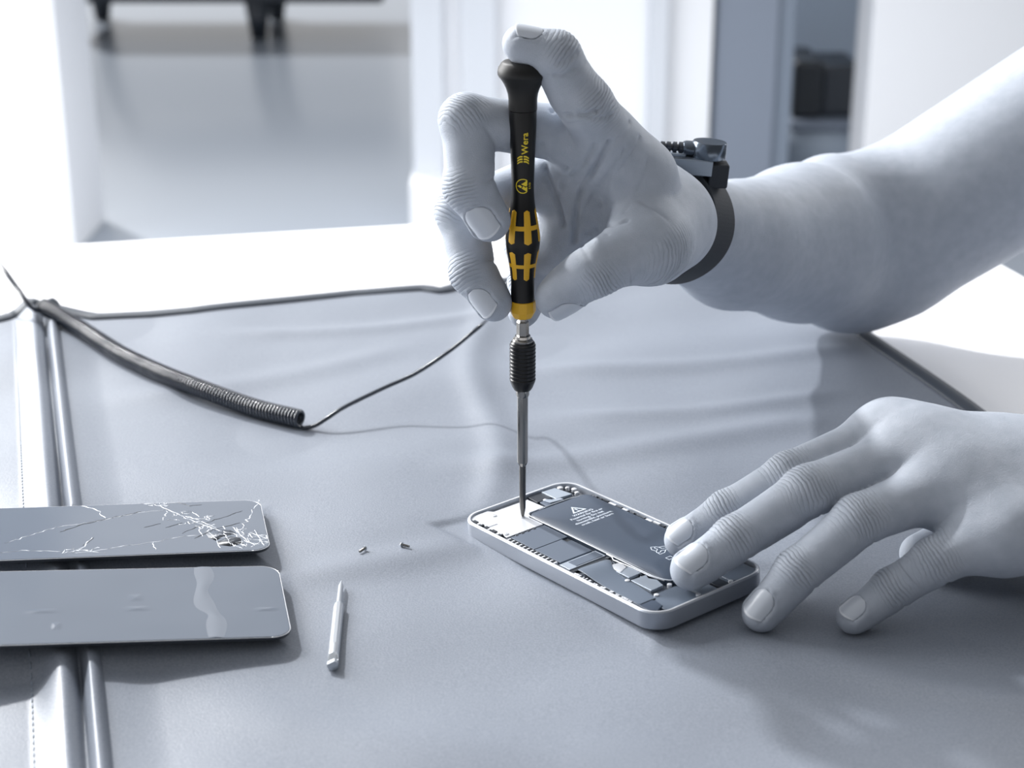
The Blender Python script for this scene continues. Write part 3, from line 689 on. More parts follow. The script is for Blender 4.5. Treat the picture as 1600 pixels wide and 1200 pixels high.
# ------------------------------------------------------------------ loose bit and two screws
def build_bit():
    a = Pz(520.5, 1052, 0); b_ = Pz(534, 921, 0)
    L = np.linalg.norm((b_ - a)[:2]); d = nrm([*(b_ - a)[:2], 0])
    zt = max(float(mat_h(*(a + d * t)[:2])) for t in np.linspace(0, L, 30)) + 1.95
    a = np.array([a[0], a[1], zt]); u = np.cross(d, (0, 0, 1)); w = np.array([0, 0, 1.])
    root = empty('screwdriver_bit', a + d * L / 2 - w * 2, 'loose bright steel driver bit lying on the mat in front of the two tiny screws', 'screwdriver bit')
    MB().lathe([(1.95, 12.2), (2.0, 13), (2.0, L * .66), (1.75, L * .69)], a, u, w, d, 10).build('shank', 'bit_bright', root, smooth=False, bevel=.15)
    MB().lathe([(1.55, L * .66), (1.1, L * .7), (1.0, L * .93), (.55, L * .97), (.25, L)], a, u, w, d, 16).build('bit_tip', 'bit_bright', root, autosm=30)
    MB().lathe([(1.9, 5.2), (2.0, 5.6), (2.0, 12.0), (1.85, 12.2)], a, u, w, d, 20).build('collar', 'bit_bright', root, autosm=30)
    # half-moon drive end: cut away on a slant
    V = []
    for t, up in ((0, -.2), (2.2, -.2), (4.4, .4), (5.2, 2.)):
        pass
    b = MB()
    K = 20
    for (t0, t1, f) in ((5.2, 2.2, 1),):
        V = []
        for i, t in enumerate((5.3, 4.2, 3.0, 0.0)):
            cut = (2.0, .9, -.6, -.6)[i]
            for k in range(K):
                an = 2 * math.pi * k / K; x = 1.98 * math.cos(an); z = min(1.98 * math.sin(an), cut + x * .5)
                V.append(a + d * t + u * x + w * z)
        b.add(V, [(r * K + k, r * K + (k + 1) % K, (r + 1) * K + (k + 1) % K, (r + 1) * K + k) for r in range(3) for k in range(K)] + [tuple(range(K)), tuple(range(3 * K, 4 * K))])
    V = []
    for i, t in enumerate((-1.4, -1.2, .8, 2.3)):
        cut = (.9, 1.5, 1.5, -.6)[i]
        for k in range(K):
            an = 2 * math.pi * k / K; r = 1.5 if i == 0 else 1.98; x = r * math.cos(an); z = min(r * math.sin(an), cut + x * .5)
            V.append(a + d * t + u * x + w * z)
    b.add(V, [(r * K + k, r * K + (k + 1) % K, (r + 1) * K + (k + 1) % K, (r + 1) * K + k) for r in range(3) for k in range(K)] + [tuple(range(K)), tuple(range(3 * K, 4 * K))])
    b.build('drive_end', 'bit_bright', root, autosm=35)
build_bit()
def build_screw(px, py, hx, hy, label):
    c = Pz(px, py, 1.0); h = Pz(hx, hy, 1.0); z = float(mat_h(c[0], c[1])); d = nrm(h - c); L = 3.4
    z = max(float(mat_h(*(c + d * t)[:2])) for t in np.linspace(-3, 3, 9)); c[2] = z + .95
    u = np.cross(d, (0, 0, 1)); w = np.cross(u, d)
    root = empty('tiny_screw', (c[0], c[1], z), label, 'screw', 'tiny screws on the mat')
    pr = [(.25, -2.2)]
    for i in range(8): pr += [(.55, -2.1 + i * .42), (.42, -1.9 + i * .42)]
    pr += [(.5, 1.35)]
    MB().lathe(pr, c, u, w, d, 12).build('thread', 'steel', root, autosm=30)
    MB().lathe([(.5, 1.3), (1.0, 1.35), (1.05, 1.6), (.85, 1.95), (.3, 2.0), (.28, 1.7)], c, u, w, d, 16).build('head', 'bit_bright', root, autosm=30)
build_screw(567, 869, 573, 865, 'tiny steel screw lying left of the other, just beyond the loose bit')
build_screw(633, 861, 626, 859, 'tiny steel screw lying right of the other, nearer to the open phone')
# ------------------------------------------------------------------ implicit surface bodies
class Cone:
    """tapered limb segment; n = direction it is flattened along, fl = how much"""
    def __init__(s, a, b, ra, rb, n=None, fl=1.0, waist=0.0):
        s.a = np.asarray(a, float); s.b = np.asarray(b, float); s.ra, s.rb, s.fl, s.waist = ra, rb, fl, waist
        d = s.b - s.a; s.L2 = max(d.dot(d), 1e-6); s.d = d
        s.n = orth(n, d) if (n is not None and s.L2 > 1e-3) else (None if n is None else nrm(n))
    def __call__(s, P):
        q = P - s.a; t = np.clip(q @ s.d / s.L2, 0, 1); q = q - t[:, None] * s.d
        d2 = np.einsum('ij,ij->i', q, q)
        if s.n is not None and s.fl != 1.0:
            dn = q @ s.n; d2 = d2 + dn * dn * (s.fl ** 2 - 1)
        return np.sqrt(d2) - (s.ra + (s.rb - s.ra) * t - s.waist * 4 * t * (1 - t))
def smin(a, b, k):
    h = np.maximum(k - np.abs(a - b), 0) / k
    return np.minimum(a, b) - h * h * k * .25
class Body:
    """base group blended with kb; each digit = (prims, k inside, k to base)"""
    def __init__(s, base, kb, digits): s.base, s.kb, s.digits = base, kb, digits
    def sel(s, c, R):
        allp = s.base + [p for d in s.digits for p in d[0]]
        D = {id(p): float(p(c[None])[0]) for p in allp}; m = min(D.values()); lim = m + 2.8 * R + 40
        if m > R * 1.3 + 20: return None
        return Body([p for p in s.base if D[id(p)] < lim], s.kb, [([p for p in d[0] if D[id(p)] < lim], d[1], d[2]) for d in s.digits])
    def digit(s, P, i):
        pr, k, kb = s.digits[i]; f = None
        for p in pr:
            v = p(P); f = v if f is None else smin(f, v, k)
        return f
    def basef(s, P):
        f = None
        for p in s.base:
            v = p(P); f = v if f is None else smin(f, v, s.kb)
        return f
    def __call__(s, P):
        b = s.basef(P); out = b
        for i in range(len(s.digits)):
            f = s.digit(P, i)
            if f is None: continue
            g = f if b is None else smin(b, f, s.digits[i][2])
            out = g if out is None else np.minimum(out, g)
        return np.full(len(P), 99.) if out is None else out
def surface(body, lo, hi, h, B=16):
    """sparse surface nets: returns vertices and quads"""
    lo = np.asarray(lo, float); nb = np.ceil((np.asarray(hi) - lo) / (h * B)).astype(int); N = nb * B + 2
    key = lambda I: (I[..., 0] * N[1] + I[..., 1]) * N[2] + I[..., 2]
    R = h * B * math.sqrt(3) / 2; ids = []; pos = []; quads = []
    g = np.stack(np.meshgrid(*[np.arange(B + 1)] * 3, indexing='ij'), -1)
    gf = g.reshape(-1, 3)
    corners = [(i, j, k) for i in (0, 1) for j in (0, 1) for k in (0, 1)]
    for bx in range(nb[0]):
        for by in range(nb[1]):
            for bz in range(nb[2]):
                o = np.array([bx, by, bz]) * B; c = lo + (o + B / 2) * h
                sub = body.sel(c, R)
                if sub is None: continue
                v0 = float(sub(c[None])[0])
                if abs(v0) > R * 1.6 + 4: continue
                f = sub(lo + (gf + o) * h).reshape(B + 1, B + 1, B + 1); ins = f < 0
                if ins.all() or not ins.any(): continue
                cnt = sum(ins[i:B + i, j:B + j, k:B + k].astype(int) for i, j, k in corners)
                I = np.argwhere((cnt > 0) & (cnt < 8))
                if len(I) == 0: continue
                acc = np.zeros((len(I), 3)); num = np.zeros(len(I))
                for ca in corners:
                    for ax in range(3):
                        if ca[ax]: continue
                        cb = list(ca); cb[ax] = 1
                        fa = f[tuple((I + ca).T)]; fb = f[tuple((I + cb).T)]; m = (fa < 0) != (fb < 0)
                        t = np.where(m, fa / np.where(fa == fb, 1, fa - fb), 0); p = np.tile(np.array(ca, float), (len(I), 1)); p[:, ax] = t
                        acc += p * m[:, None]; num += m
                pos.append(lo + (I + o + acc / num[:, None]) * h); ids.append(key(I + o))
                for ax in range(3):
                    sl = [slice(0, B)] * 3; sl2 = list(sl); sl2[ax] = slice(1, B + 1)
                    a = ins[tuple(sl)]; b = ins[tuple(sl2)]; E = np.argwhere(a != b)
                    if len(E) == 0: continue
                    fl = a[tuple(E.T)]; E = E + o; u = np.zeros(3, int); w = np.zeros(3, int); u[(ax + 1) % 3] = 1; w[(ax + 2) % 3] = 1
                    q = np.stack([key(E - u - w), key(E - w), key(E), key(E - u)], 1); q[~fl] = q[~fl][:, ::-1]; quads.append(q)
    ids = np.concatenate(ids); pos = np.concatenate(pos); Q = np.concatenate(quads)
    so = np.argsort(ids); ids = ids[so]; pos = pos[so]
    J = np.clip(np.searchsorted(ids, Q), 0, len(ids) - 1); ok = (ids[J] == Q).all(1)

    return pos, J[ok]
def smooth(V, Q, it, f=.5):
    E = np.concatenate([Q[:, [0, 1]], Q[:, [1, 2]], Q[:, [2, 3]], Q[:, [3, 0]]])
    for _ in range(it):
        s = np.zeros_like(V); c = np.zeros(len(V))
        np.add.at(s, E[:, 0], V[E[:, 1]]); np.add.at(c, E[:, 0], 1); np.add.at(s, E[:, 1], V[E[:, 0]]); np.add.at(c, E[:, 1], 1)
        V = V + f * (s / np.maximum(c, 1)[:, None] - V)
    return V
def vnormals(V, Q):
    n = np.cross(V[Q[:, 2]] - V[Q[:, 0]], V[Q[:, 3]] - V[Q[:, 1]]); out = np.zeros_like(V)
    for k in range(4): np.add.at(out, Q[:, k], n)
    return out / (np.linalg.norm(out, axis=1)[:, None] + 1e-12)

def make_arm(name, parent, body, digits, lo, hi, h, lines=()):
    """digits: dict(joints=[...], r=[...], n=dorsal vectors, nail=(width, length), flip) used for nails, wrinkles, creases"""
    V, Q = surface(body, lo, hi, h)
    V = smooth(V, Q, 2, .5)
    N = vnormals(V, Q)
    if np.einsum('ij,ij->i', N[:2000], np.array([g for g in grad(body, V[:2000])])).mean() < 0: Q = Q[:, ::-1]; N = -N
    wt = np.zeros(len(V)); wm = np.zeros(len(V)); disp = np.zeros(len(V)); nails = []
    for di, dg in enumerate(digits):
        J = np.array(dg['J']); r = dg['r']; nn = dg['n']
        lo2, hi2 = J.min(0) - 25, J.max(0) + 25; near = np.where(((V > lo2) & (V < hi2)).all(1))[0]
        P = V[near]; D = np.stack([body.digit(P, k) for k in range(len(digits))], 1); own = near[(D.argmin(1) == di)]; P = V[own]
        for j in range(1, len(J) - 1):               # joints between segments
            dd = nrm(nrm(J[j + 1] - J[j]) + nrm(J[j] - J[j - 1])); n = orth(nn[j], dd); q = P - J[j]; ax = q @ dd; dist = np.linalg.norm(q, axis=1)
            dor = (q @ n) / r[j]; lw = r[j] * (.62 if j == len(J) - 2 else .85)
            m = np.exp(-(ax / lw) ** 2) * sstep(-.15, .55, dor) * (dist < r[j] * 2.4) * (1.0 if j > 0 else .3)
            up = m > wm[own]; wt[own] = np.where(up, ax, wt[own]); wm[own] = np.where(up, m, wm[own])
            # dorsal ridges and a palmar fold that really dent the surface
            bow = ax - .06 * (q @ np.cross(dd, n)) ** 2 / r[j]
            disp[own] += -.34 * np.exp(-(ax / lw) ** 2) * sstep(.1, .7, dor) * np.abs(np.cos(bow * 1.55)) ** 6 * (dist < r[j] * 2)
            disp[own] += -.55 * np.exp(-(ax / .8) ** 2) * sstep(.15, -.5, dor) * (dist < r[j] * 1.7)
        # nail
        if dg['nail'] is None: continue
        T, D0 = J[-1], J[-2]; d = nrm(T - D0); n = orth(nn[-1], d); l = np.cross(d, n); w, Ln = dg['nail']; rt = r[-1]
        x1 = rt * .62; x0 = x1 - Ln
        def height(x):
            hs = np.linspace(rt * 2.2, 0, 160); f = body(T + d * x + n * hs[:, None]); k = np.argmax(f < 0); return hs[k]
        h0, hm, h2 = height(x0), height(x0 + Ln * .5), height(x1); h2 = hm + (h2 - hm) * .55
        q2 = (h2 - 2 * hm + h0) / (2 * (Ln / 2) ** 2); q1 = (hm - h0) / (Ln / 2) - q2 * Ln / 2
        Rn = max(rt * .88, w * .55)
        def plate(x, y, off=0, h0=h0, q1=q1, q2=q2, x0=x0, Rn=Rn):
            return h0 + .18 + q1 * (x - x0) + q2 * (x - x0) ** 2 - (Rn - np.sqrt(np.maximum(Rn ** 2 - y ** 2, .01))) + off
        def halfw(u, w=w):                              # u 0 at the cuticle, 1 at the free edge
            return w / 2 * np.where(u < .45, np.maximum(0, 1 - (np.maximum(.45 - u, 0) / .45) ** 2.3) ** (1 / 2.3), 1.0) * (1 - .05 * u)
        q = P - T; x = q @ d; y = q @ l; z = q @ n; u = (x - x0) / Ln; hw = np.maximum(halfw(np.clip(u, 0.001, 1)), .01)
        inside = (u > 0) & (u < 1.0) & (np.abs(y) < hw) & (z > 0)
        tgt = plate(x, np.clip(y, -hw, hw), -.5)
        dz = np.where(inside & (z > tgt), tgt - z, 0); V[own] += dz[:, None] * n
        # raised fold round the nail
        e = np.maximum(np.maximum(np.abs(y) - hw, -(u) * Ln), 0) ; rim = (z > -rt * .2) & (~inside) & (u < .95) & (u > -.35)
        V[own] += (np.where(rim, .42 * sstep(1.0, .75, u) * np.exp(-((e - 1.0) / .8) ** 2) - .25 * np.exp(-(e / .4) ** 2), 0))[:, None] * N[own]
        nails.append((T, d, n, l, x0, Ln, plate, halfw))
    V += disp[:, None] * N
    for pts, wd, dep in lines:                           # palm creases
        L = spline(pts, 60); lo2, hi2 = L.min(0) - 6, L.max(0) + 6; near = np.where(((V > lo2) & (V < hi2)).all(1))[0]
        if len(near) == 0: continue
        dm = np.full(len(near), 99.); P = V[near]
        for a, b in zip(L[:-1], L[1:]):
            ab = b - a; t = np.clip((P - a) @ ab / (ab @ ab), 0, 1); dm = np.minimum(dm, np.linalg.norm(P - a - t[:, None] * ab, axis=1))
        V[near] -= (dep * np.exp(-(dm / wd) ** 2))[:, None] * N[near]
    me = bpy.data.meshes.new(name); me.vertices.add(len(V)); me.vertices.foreach_set('co', (V * S).astype(np.float32).ravel())
    me.loops.add(len(Q) * 4); me.loops.foreach_set('vertex_index', Q.astype(np.int32).ravel())
    me.polygons.add(len(Q)); me.polygons.foreach_set('loop_start', np.arange(0, len(Q) * 4, 4, dtype=np.int32))
    me.update(calc_edges=True); me.validate()
    me.polygons.foreach_set('use_smooth', [True] * len(me.polygons))
    for nm, arr in (('wr_t', wt), ('wr_m', wm)):
        a = me.attributes.new(nm, 'FLOAT', 'POINT')
        if len(a.data) == len(arr): a.data.foreach_set('value', arr.astype(np.float32))
    me.materials.append(M['skin']); o = bpy.data.objects.new(name, me); link(o, parent)
    for T, d, n, l, x0, Ln, plate, halfw in nails:
        nu, nv = 14, 12; VV = []
        for j in range(nv + 1):
            u = j / nv; uu = max(u, .015); xx = x0 + Ln * u * 1.0; hw = float(halfw(np.array(uu)))
            for i in range(nu + 1):
                s_ = 2 * i / nu - 1; yy = hw * s_
                xe = xx - (1.9 * s_ * s_ * max(0, u - .6) / .4)
                VV.append(T + d * xe + l * yy + n * float(plate(xe, yy)))
        no = mesh('fingernail', VV, [(j * (nu + 1) + i, j * (nu + 1) + i + 1, (j + 1) * (nu + 1) + i + 1, (j + 1) * (nu + 1) + i) for j in range(nv) for i in range(nu)], 'nail', o, solid=.35, subsurf=1)
        me_n = no.data; me_n.materials.append(M['nail_tip'])
        for p in me_n.polygons:
            if p.index >= (nv - 1) * nu: p.material_index = 1
    return o
def grad(body, P, e=.3):
    f = body(P); return np.stack([(body(P + np.eye(3)[k] * e) - f) / e for k in range(3)], 1)

def digit_prims(J, r, n, waist=.5, fl=1.06, pads=True):
    pr = []
    for i in range(len(J) - 1):
        pr.append(Cone(J[i], J[i + 1], r[i], r[i + 1], n[i + 1], fl, waist if i > 0 else .3))
        dd = nrm(J[i + 1] - J[i])
        if pads and i > 0:
            nn = orth(n[i + 1], dd); L = np.linalg.norm(J[i + 1] - J[i]); m = (J[i] + J[i + 1]) / 2
            pr.append(Cone(m - nn * r[i] * .22 - dd * L * .18, m - nn * r[i] * .22 + dd * L * .22, r[i] * .82, r[i + 1] * .86))
    return pr

# ------------------------------------------------------------------ the person: two bare arms
person = empty('person', (430, 120, -200), 'person with bare forearms, one hand turning the screwdriver, the other resting on the phone', 'person')

# right arm (upper hand)
def Y(px, py, d): return Py(px, py, y0 + d)
RW = Y(1037, 345, 78); EL = Py(1330, 402, 245.); SH = Py(2080, -60, 250.); F1 = Py(1150, 383, 125.); F2 = Py(1250, 380, 183.)
I_ = [Y(1000, 275, 22), Y(914, 162, 2), Y(869, 86, -1), Y(816, 69, -1)]; Ir = [12.0, 11.0, 9.4, 7.6]
In = [(.6, -.1, .7), (.75, -.2, .6), (.45, -.35, .85), (-.1, -.3, .95)]
M_ = [Y(925, 215, 22), Y(728, 188, 4), Y(731, 292, -5), Y(764, 344, -6)]; Mr = [12.5, 10.4, 9.7, 8.5]
Mn = [(-.2, .2, 1), (-.5, -.3, .9), (-.9, -.45, 0), (-.38, -.92, .05)]
R_ = [Y(893, 262, 36), Y(718, 330, 18), Y(737, 425, 6), Y(771, 473, 0)]; Rr = [12.0, 9.9, 9.2, 7.6]
Rn_ = [(-.4, .2, .9), (-.7, -.2, .7), (-.9, -.45, .1), (-.62, -.78, .05)]
P_ = [Y(886, 325, 50), Y(822, 382, 36), Y(824, 440, 24), Y(818, 487, 15)]; Pr = [11.0, 9.0, 8.2, 6.6]
Pn = [(-.5, .4, .7), (-.8, .1, .6), (-.9, -.2, .1), (-.7, -.7, 0)]
T_ = [Y(1046, 354, 46), Y(1015, 385, 3), Y(931, 423, -8), Y(872, 464, -3)]; Tr = [16.5, 13.2, 10.6, 9.2]
Tn = [(.4, -.5, -.7), (.5, -.45, -.7), (.5, -.5, -.72), (.5, -.68, -.55)]
HN = nrm((-.5, .55, .65))       # back of the hand
base = [Cone(SH, Py(1375, 375, 235.), 52, 44), Cone(Py(1375, 375, 235.), EL, 43, 40), Cone(EL, F2, 40, 39), Cone(F2, F1, 39, 30), Cone(F1, RW, 30, 22, HN, 1.1), Cone(Py(1300, 335, 215), Py(1400, 345, 235), 32, 40),
        Cone(RW, RW * .5 + I_[0] * .5, 18.5, 13.5, HN, 1.15), Cone(RW * .5 + I_[0] * .5, I_[0], 13.5, 11.5),
        Cone(RW, M_[0], 19, 13.0), Cone(RW, R_[0], 19, 12.5), Cone(RW + (R_[0] - RW) * .1, P_[0], 18, 11.5),
        Cone(RW + (P_[0] - RW) * .15 - HN * 6, P_[0] - HN * 4, 16, 10), Cone(I_[0], M_[0], 12.2, 12.2), Cone(M_[0], R_[0], 12, 12), Cone(R_[0], P_[0], 11.5, 11),
        Cone((RW + M_[0]) / 2, (RW + P_[0]) / 2, 13, 12),
        Cone(Y(1046, 352, 52), Y(1018, 378, 12), 18, 15.5), Cone(Y(1048, 330, 40), Y(1000, 320, 16), 14, 9),
        Cone(Y(1048, 345, 66), Y(1035, 335, 50), 13, 12), Cone(Y(975, 310, 34), Y(905, 315, 32), 12.5, 12), Cone(Y(905, 320, 33), Y(868, 395, 30), 11, 9.5), Cone(Y(950, 350, 32), Y(880, 380, 32), 12, 10), Cone(Y(915, 330, 42), Y(880, 385, 44), 12.5, 10.5), Cone(Y(960, 340, 40), Y(890, 375, 40), 12.5, 11)]
bodyR = Body(base, 9.0, [(digit_prims(I_, Ir, In), 3, 9), (digit_prims(M_, Mr, Mn), 3, 7), (digit_prims(R_, Rr, Rn_), 3, 7), (digit_prims(P_, Pr, Pn), 3, 7), (digit_prims(T_, Tr, Tn), 3, 12)])
digR = [dict(J=I_, r=Ir, n=In, nail=(9.8, 10.5)), dict(J=M_, r=Mr, n=Mn, nail=(11.6, 13.5)), dict(J=R_, r=Rr, n=Rn_, nail=(10.4, 12.5)),
        dict(J=P_, r=Pr, n=Pn, nail=None), dict(J=T_, r=Tr, n=Tn, nail=(12, 13.5))]
def hit(body, px, py, t0=380., t1=1100.):
    """where the view ray meets the body"""
    r = ray(px, py); t = t0
    for _ in range(200):
        p = CAM + r * t; f = float(body(p[None])[0])
        if f < .05: return p
        t += max(f * .8, .1)
        if t > t1: return None
    return p
def crease(pts, wd=.9, dep=.7):
    L = [hit(bodyR, *p) for p in pts]; L = [p for p in L if p is not None]
    return (L, max(wd * .9, .85), dep * 2.1)
linesR = [crease(l, *k) for l, k in (
    ([(952, 222), (930, 262), (908, 300), (900, 340), (897, 378)], (1.1, 1.2)),
    ([(975, 235), (950, 275), (925, 310), (905, 350)], (.9, .5)),
    ([(852, 262), (862, 290), (872, 320), (880, 350)], (1.1, 1.0)), ([(885, 262), (878, 290), (872, 315)], (.9, .8)),
    ([(862, 172), (888, 180), (912, 180), (935, 172)], (.9, .8)), ([(868, 118), (885, 116), (900, 104)], (.7, .5)),
    ([(870, 100), (890, 92), (903, 82)], (.6, .4)), ([(905, 175), (930, 185), (955, 180)], (.8, .4)),
    ([(985, 190), (965, 220), (940, 240)], (.7, .4)), ([(1000, 215), (980, 250), (950, 290), (940, 320)], (.8, .35)),
    ([(918, 365), (935, 358), (955, 352), (980, 345)], (.8, .5)), ([(905, 385), (925, 372), (950, 366)], (.7, .35)),
    ([(1012, 250), (1000, 290), (975, 330)], (.8, .3)), ([(845, 225), (855, 250), (850, 280)], (.8, .5)),
    ([(930, 225), (915, 250), (895, 275)], (.8, .5)))]
# ------- left arm (lower hand)
def G(px, py, z): return Pz(px, py, z)
mz = lambda p: float(mat_h(p[0], p[1]))
def ground(px, py, r):
    z = r
    for _ in range(6): p = Pz(px, py, z); z = mz(p) + r - .5
    return Pz(px, py, z)
def on_phone(px, py, r):
    z = 12.
    for _ in range(6):
        p = Pz(px, py, z); n = ph_R[:, 2]; z = ph_c[2] - (n[0] * (p[0] - ph_c[0]) + n[1] * (p[1] - ph_c[1])) / n[2] + r * .97
    return Pz(px, py, z)
li = [G(1390, 682, 53), G(1233, 742, 44), G(1135, 799, 29), on_phone(1066, 843, 6.9)]; lir = [12.5, 9.2, 8.2, 7.2]
lin = [(-.3, -.3, 1), (-.3, -.3, 1), (-.35, -.35, .9), (-.35, -.5, .8)]
lm_ = [G(1442, 707, 52), G(1263, 767, 44), G(1148, 842, 28), on_phone(1080, 890, 7.7)]; lmr = [13, 10.0, 8.9, 8.0]
lmn = [(-.3, -.35, 1), (-.3, -.4, 1), (-.4, -.4, .9), (-.4, -.5, .8)]
lr = [G(1495, 752, 47), G(1342, 812, 39), G(1246, 893, 22), ground(1190, 957, 7.2)]; lrr = [12.5, 9.7, 8.6, 7.4]
lrn = [(-.3, -.4, 1), (-.35, -.45, 1), (-.5, -.5, .8), (-.5, -.6, .65)]
lp = [G(1572, 832, 36), G(1462, 876, 27), G(1393, 920, 15), ground(1334, 964, 6.4)]; lpr = [12.0, 8.8, 7.7, 6.6]
lpn = [(-.3, -.4, 1), (-.4, -.5, .8), (-.6, -.5, .65), (-.78, -.5, .4)]
LW = np.array([238., -52., 38.]); LE = np.array([480., -20., 52.]); LS = np.array([560., 150., 260.])
lt = [np.array([224., -36., 26.]), np.array([199., -34., 21.]), np.array([178., -40., 15.]), np.array([160., -50., 11.])]; ltr = [15, 11.5, 9.8, 8.0]
ltn = [(-.2, 1, .3), (0, 1, .4), (0, 1, .4), (0.3, 1, .4)]
lbase = [Cone(LS, LE, 50, 42), Cone(LE, LE * .4 + LW * .6, 42, 34), Cone(LE * .4 + LW * .6, LW, 33, 27, (0, .1, 1), 1.15),
         Cone(LW + [0, 12, 0], li[0], 17, 12.0), Cone(LW + [0, 3, 2], lm_[0], 18, 12.4), Cone(LW + [0, -6, 0], lr[0], 17, 12.0), Cone(LW + [0, -13, -3], lp[0], 16, 11.5),
         Cone(li[0] - [0, 0, 3], lm_[0] - [0, 0, 3], 11.5, 11.5), Cone(lm_[0] - [0, 0, 3], lr[0] - [0, 0, 3], 11.5, 11.5), Cone(lr[0] - [0, 0, 3], lp[0] - [0, 0, 2], 11.2, 11),
         Cone((LW + li[0]) / 2 - [0, 0, 5], (LW + lp[0]) / 2 - [0, 0, 5], 15, 14), Cone(LW + [-8, 8, -6], lt[1], 16, 12)]
bodyL = Body(lbase, 17.0, [(digit_prims(a, b, c), 3, 8) for a, b, c in ((li, lir, lin), (lm_, lmr, lmn), (lr, lrr, lrn), (lp, lpr, lpn), (lt, ltr, ltn))])
digL = [dict(J=li, r=lir, n=lin, nail=(9.8, 11)), dict(J=lm_, r=lmr, n=lmn, nail=(11.2, 12.5)), dict(J=lr, r=lrr, n=lrn, nail=(10.2, 12)), dict(J=lp, r=lpr, n=lpn, nail=(9.0, 10)), dict(J=lt, r=ltr, n=ltn, nail=None)]
HS = 0.9
armR = make_arm('right_arm', person, bodyR, digR, (-60, -60, -5), (430, 330, 330), HS, linesR)
armL = make_arm('left_arm', person, bodyL, digL, (40, -140, -8), (600, 200, 320), HS)
armR['label'] = 'arm with the wrist strap, its hand gripping the screwdriver'; armL['label'] = 'arm whose fingers press on the open phone and the mat'

# ------------------------------------------------------------------ wrist strap
def build_strap():
    ax = nrm(EL - RW); c = RW + ax * 3; u = orth((0, 0, 1), ax); v = np.cross(ax, u)
    root = empty('wrist_strap', c + u * 30, 'dark fabric wristband with a metal clasp and round snap, on the screwdriver hand', 'wristband')
    K = 96; rad = np.zeros((K, 3)); offs = (-7., 0., 7.)
    for j, t in enumerate(offs):
        for k in range(K):
            a = 2 * math.pi * k / K; dr = math.cos(a) * u + math.sin(a) * v; o = c + ax * t
            rs_ = np.linspace(10, 60, 200); f = bodyR(o + dr * rs_[:, None]); i = np.argmax(f > 0); rad[k, j] = rs_[i] if f.max() > 0 else 35
    r = rad.max(1); r = np.minimum(r, np.median(r) * 1.35)
    for _ in range(14): r = np.maximum((np.roll(r, 1) + r + np.roll(r, -1)) / 3, r * .995)
    for _ in range(10): r = (np.roll(r, 1) + r + np.roll(r, -1)) / 3
    V = []; prof = ((-10, .3), (-10, 2.9), (9, 2.9), (9, .3))
    for k in range(K):
        a = 2 * math.pi * k / K; dr = math.cos(a) * u + math.sin(a) * v
        for t, h in prof: V.append(c + ax * t + dr * (r[k] + h))
    mesh('strap', V, [(k * 4 + j, k * 4 + (j + 1) % 4, ((k + 1) % K) * 4 + (j + 1) % 4, ((k + 1) % K) * 4 + j) for k in range(K) for j in range(4)], 'strap', root, bevel=.5)
    # clasp plate on top of the wrist
    d0 = 66.
    def B(px, py, d): return Y(px, py, d)
    p00, p10 = B(1000, 268, d0), B(1112, 277, d0); X = nrm(p10 - p00); Z = orth((0.05, 0, 1), X); Yv = nrm(np.cross(Z, X)); Yv = Yv if Yv[1] > 0 else -Yv
    L = np.linalg.norm(p10 - p00)
    T = lambda q: p00 + X * q[0] + Yv * q[1] + Z * q[2]
    MB().box((0, 0, 0), (L, 15, 6.8), T).build('clasp', 'clasp', root, bevel=.5)
    MB().prism([(L - 1, 0), (L + 7.5, 2), (L + 7.5, 13), (L - 1, 15)], -5, 5.2, T).build('strap_keeper', 'strap', root, bevel=.8)
    MB().box((2, 2, -3.5), (L - 3, 13, 0), T).build('clasp_pad', 'strap', root, bevel=.4)
    cc = T((L - 1.5, 7.5, 6.6))
    sn = MB().lathe([(5, 0), (7.3, .1), (7.5, .5), (7.5, 6.6), (7.1, 7.2), (3, 7.4)], cc, X, Yv, Z, 40).build('snap_button', 'snap', root, autosm=35)
    P0 = cc - X * 6 + Z * 3.4
    pr = [(3.3, 0), (3.3, 4)]
    MB().lathe([(3.4, 0), (3.4, 4), (3.0, 5.2), (2.4, 5.6)], P0, Yv, Z, -X, 20).build('snap_socket', 'snap', root, autosm=35)
    pr = []
    for i in range(6): pr += [(2.6 - i * .12, 5.4 + i * 2.6), (2.6 - i * .12, 7.0 + i * 2.6), (1.5, 7.3 + i * 2.6), (1.5, 7.9 + i * 2.6)]
    MB().lathe(pr, P0, Yv, Z, -X, 16).build('strain_relief', 'cord', root, autosm=30)
    MB().tube([T((2, 1.5, 8)), T((L - 12, 1.5, 8.2))], .7, 8).build('retaining_wire', 'clasp', root)
    return P0 - X * 21
cable_end = build_strap()

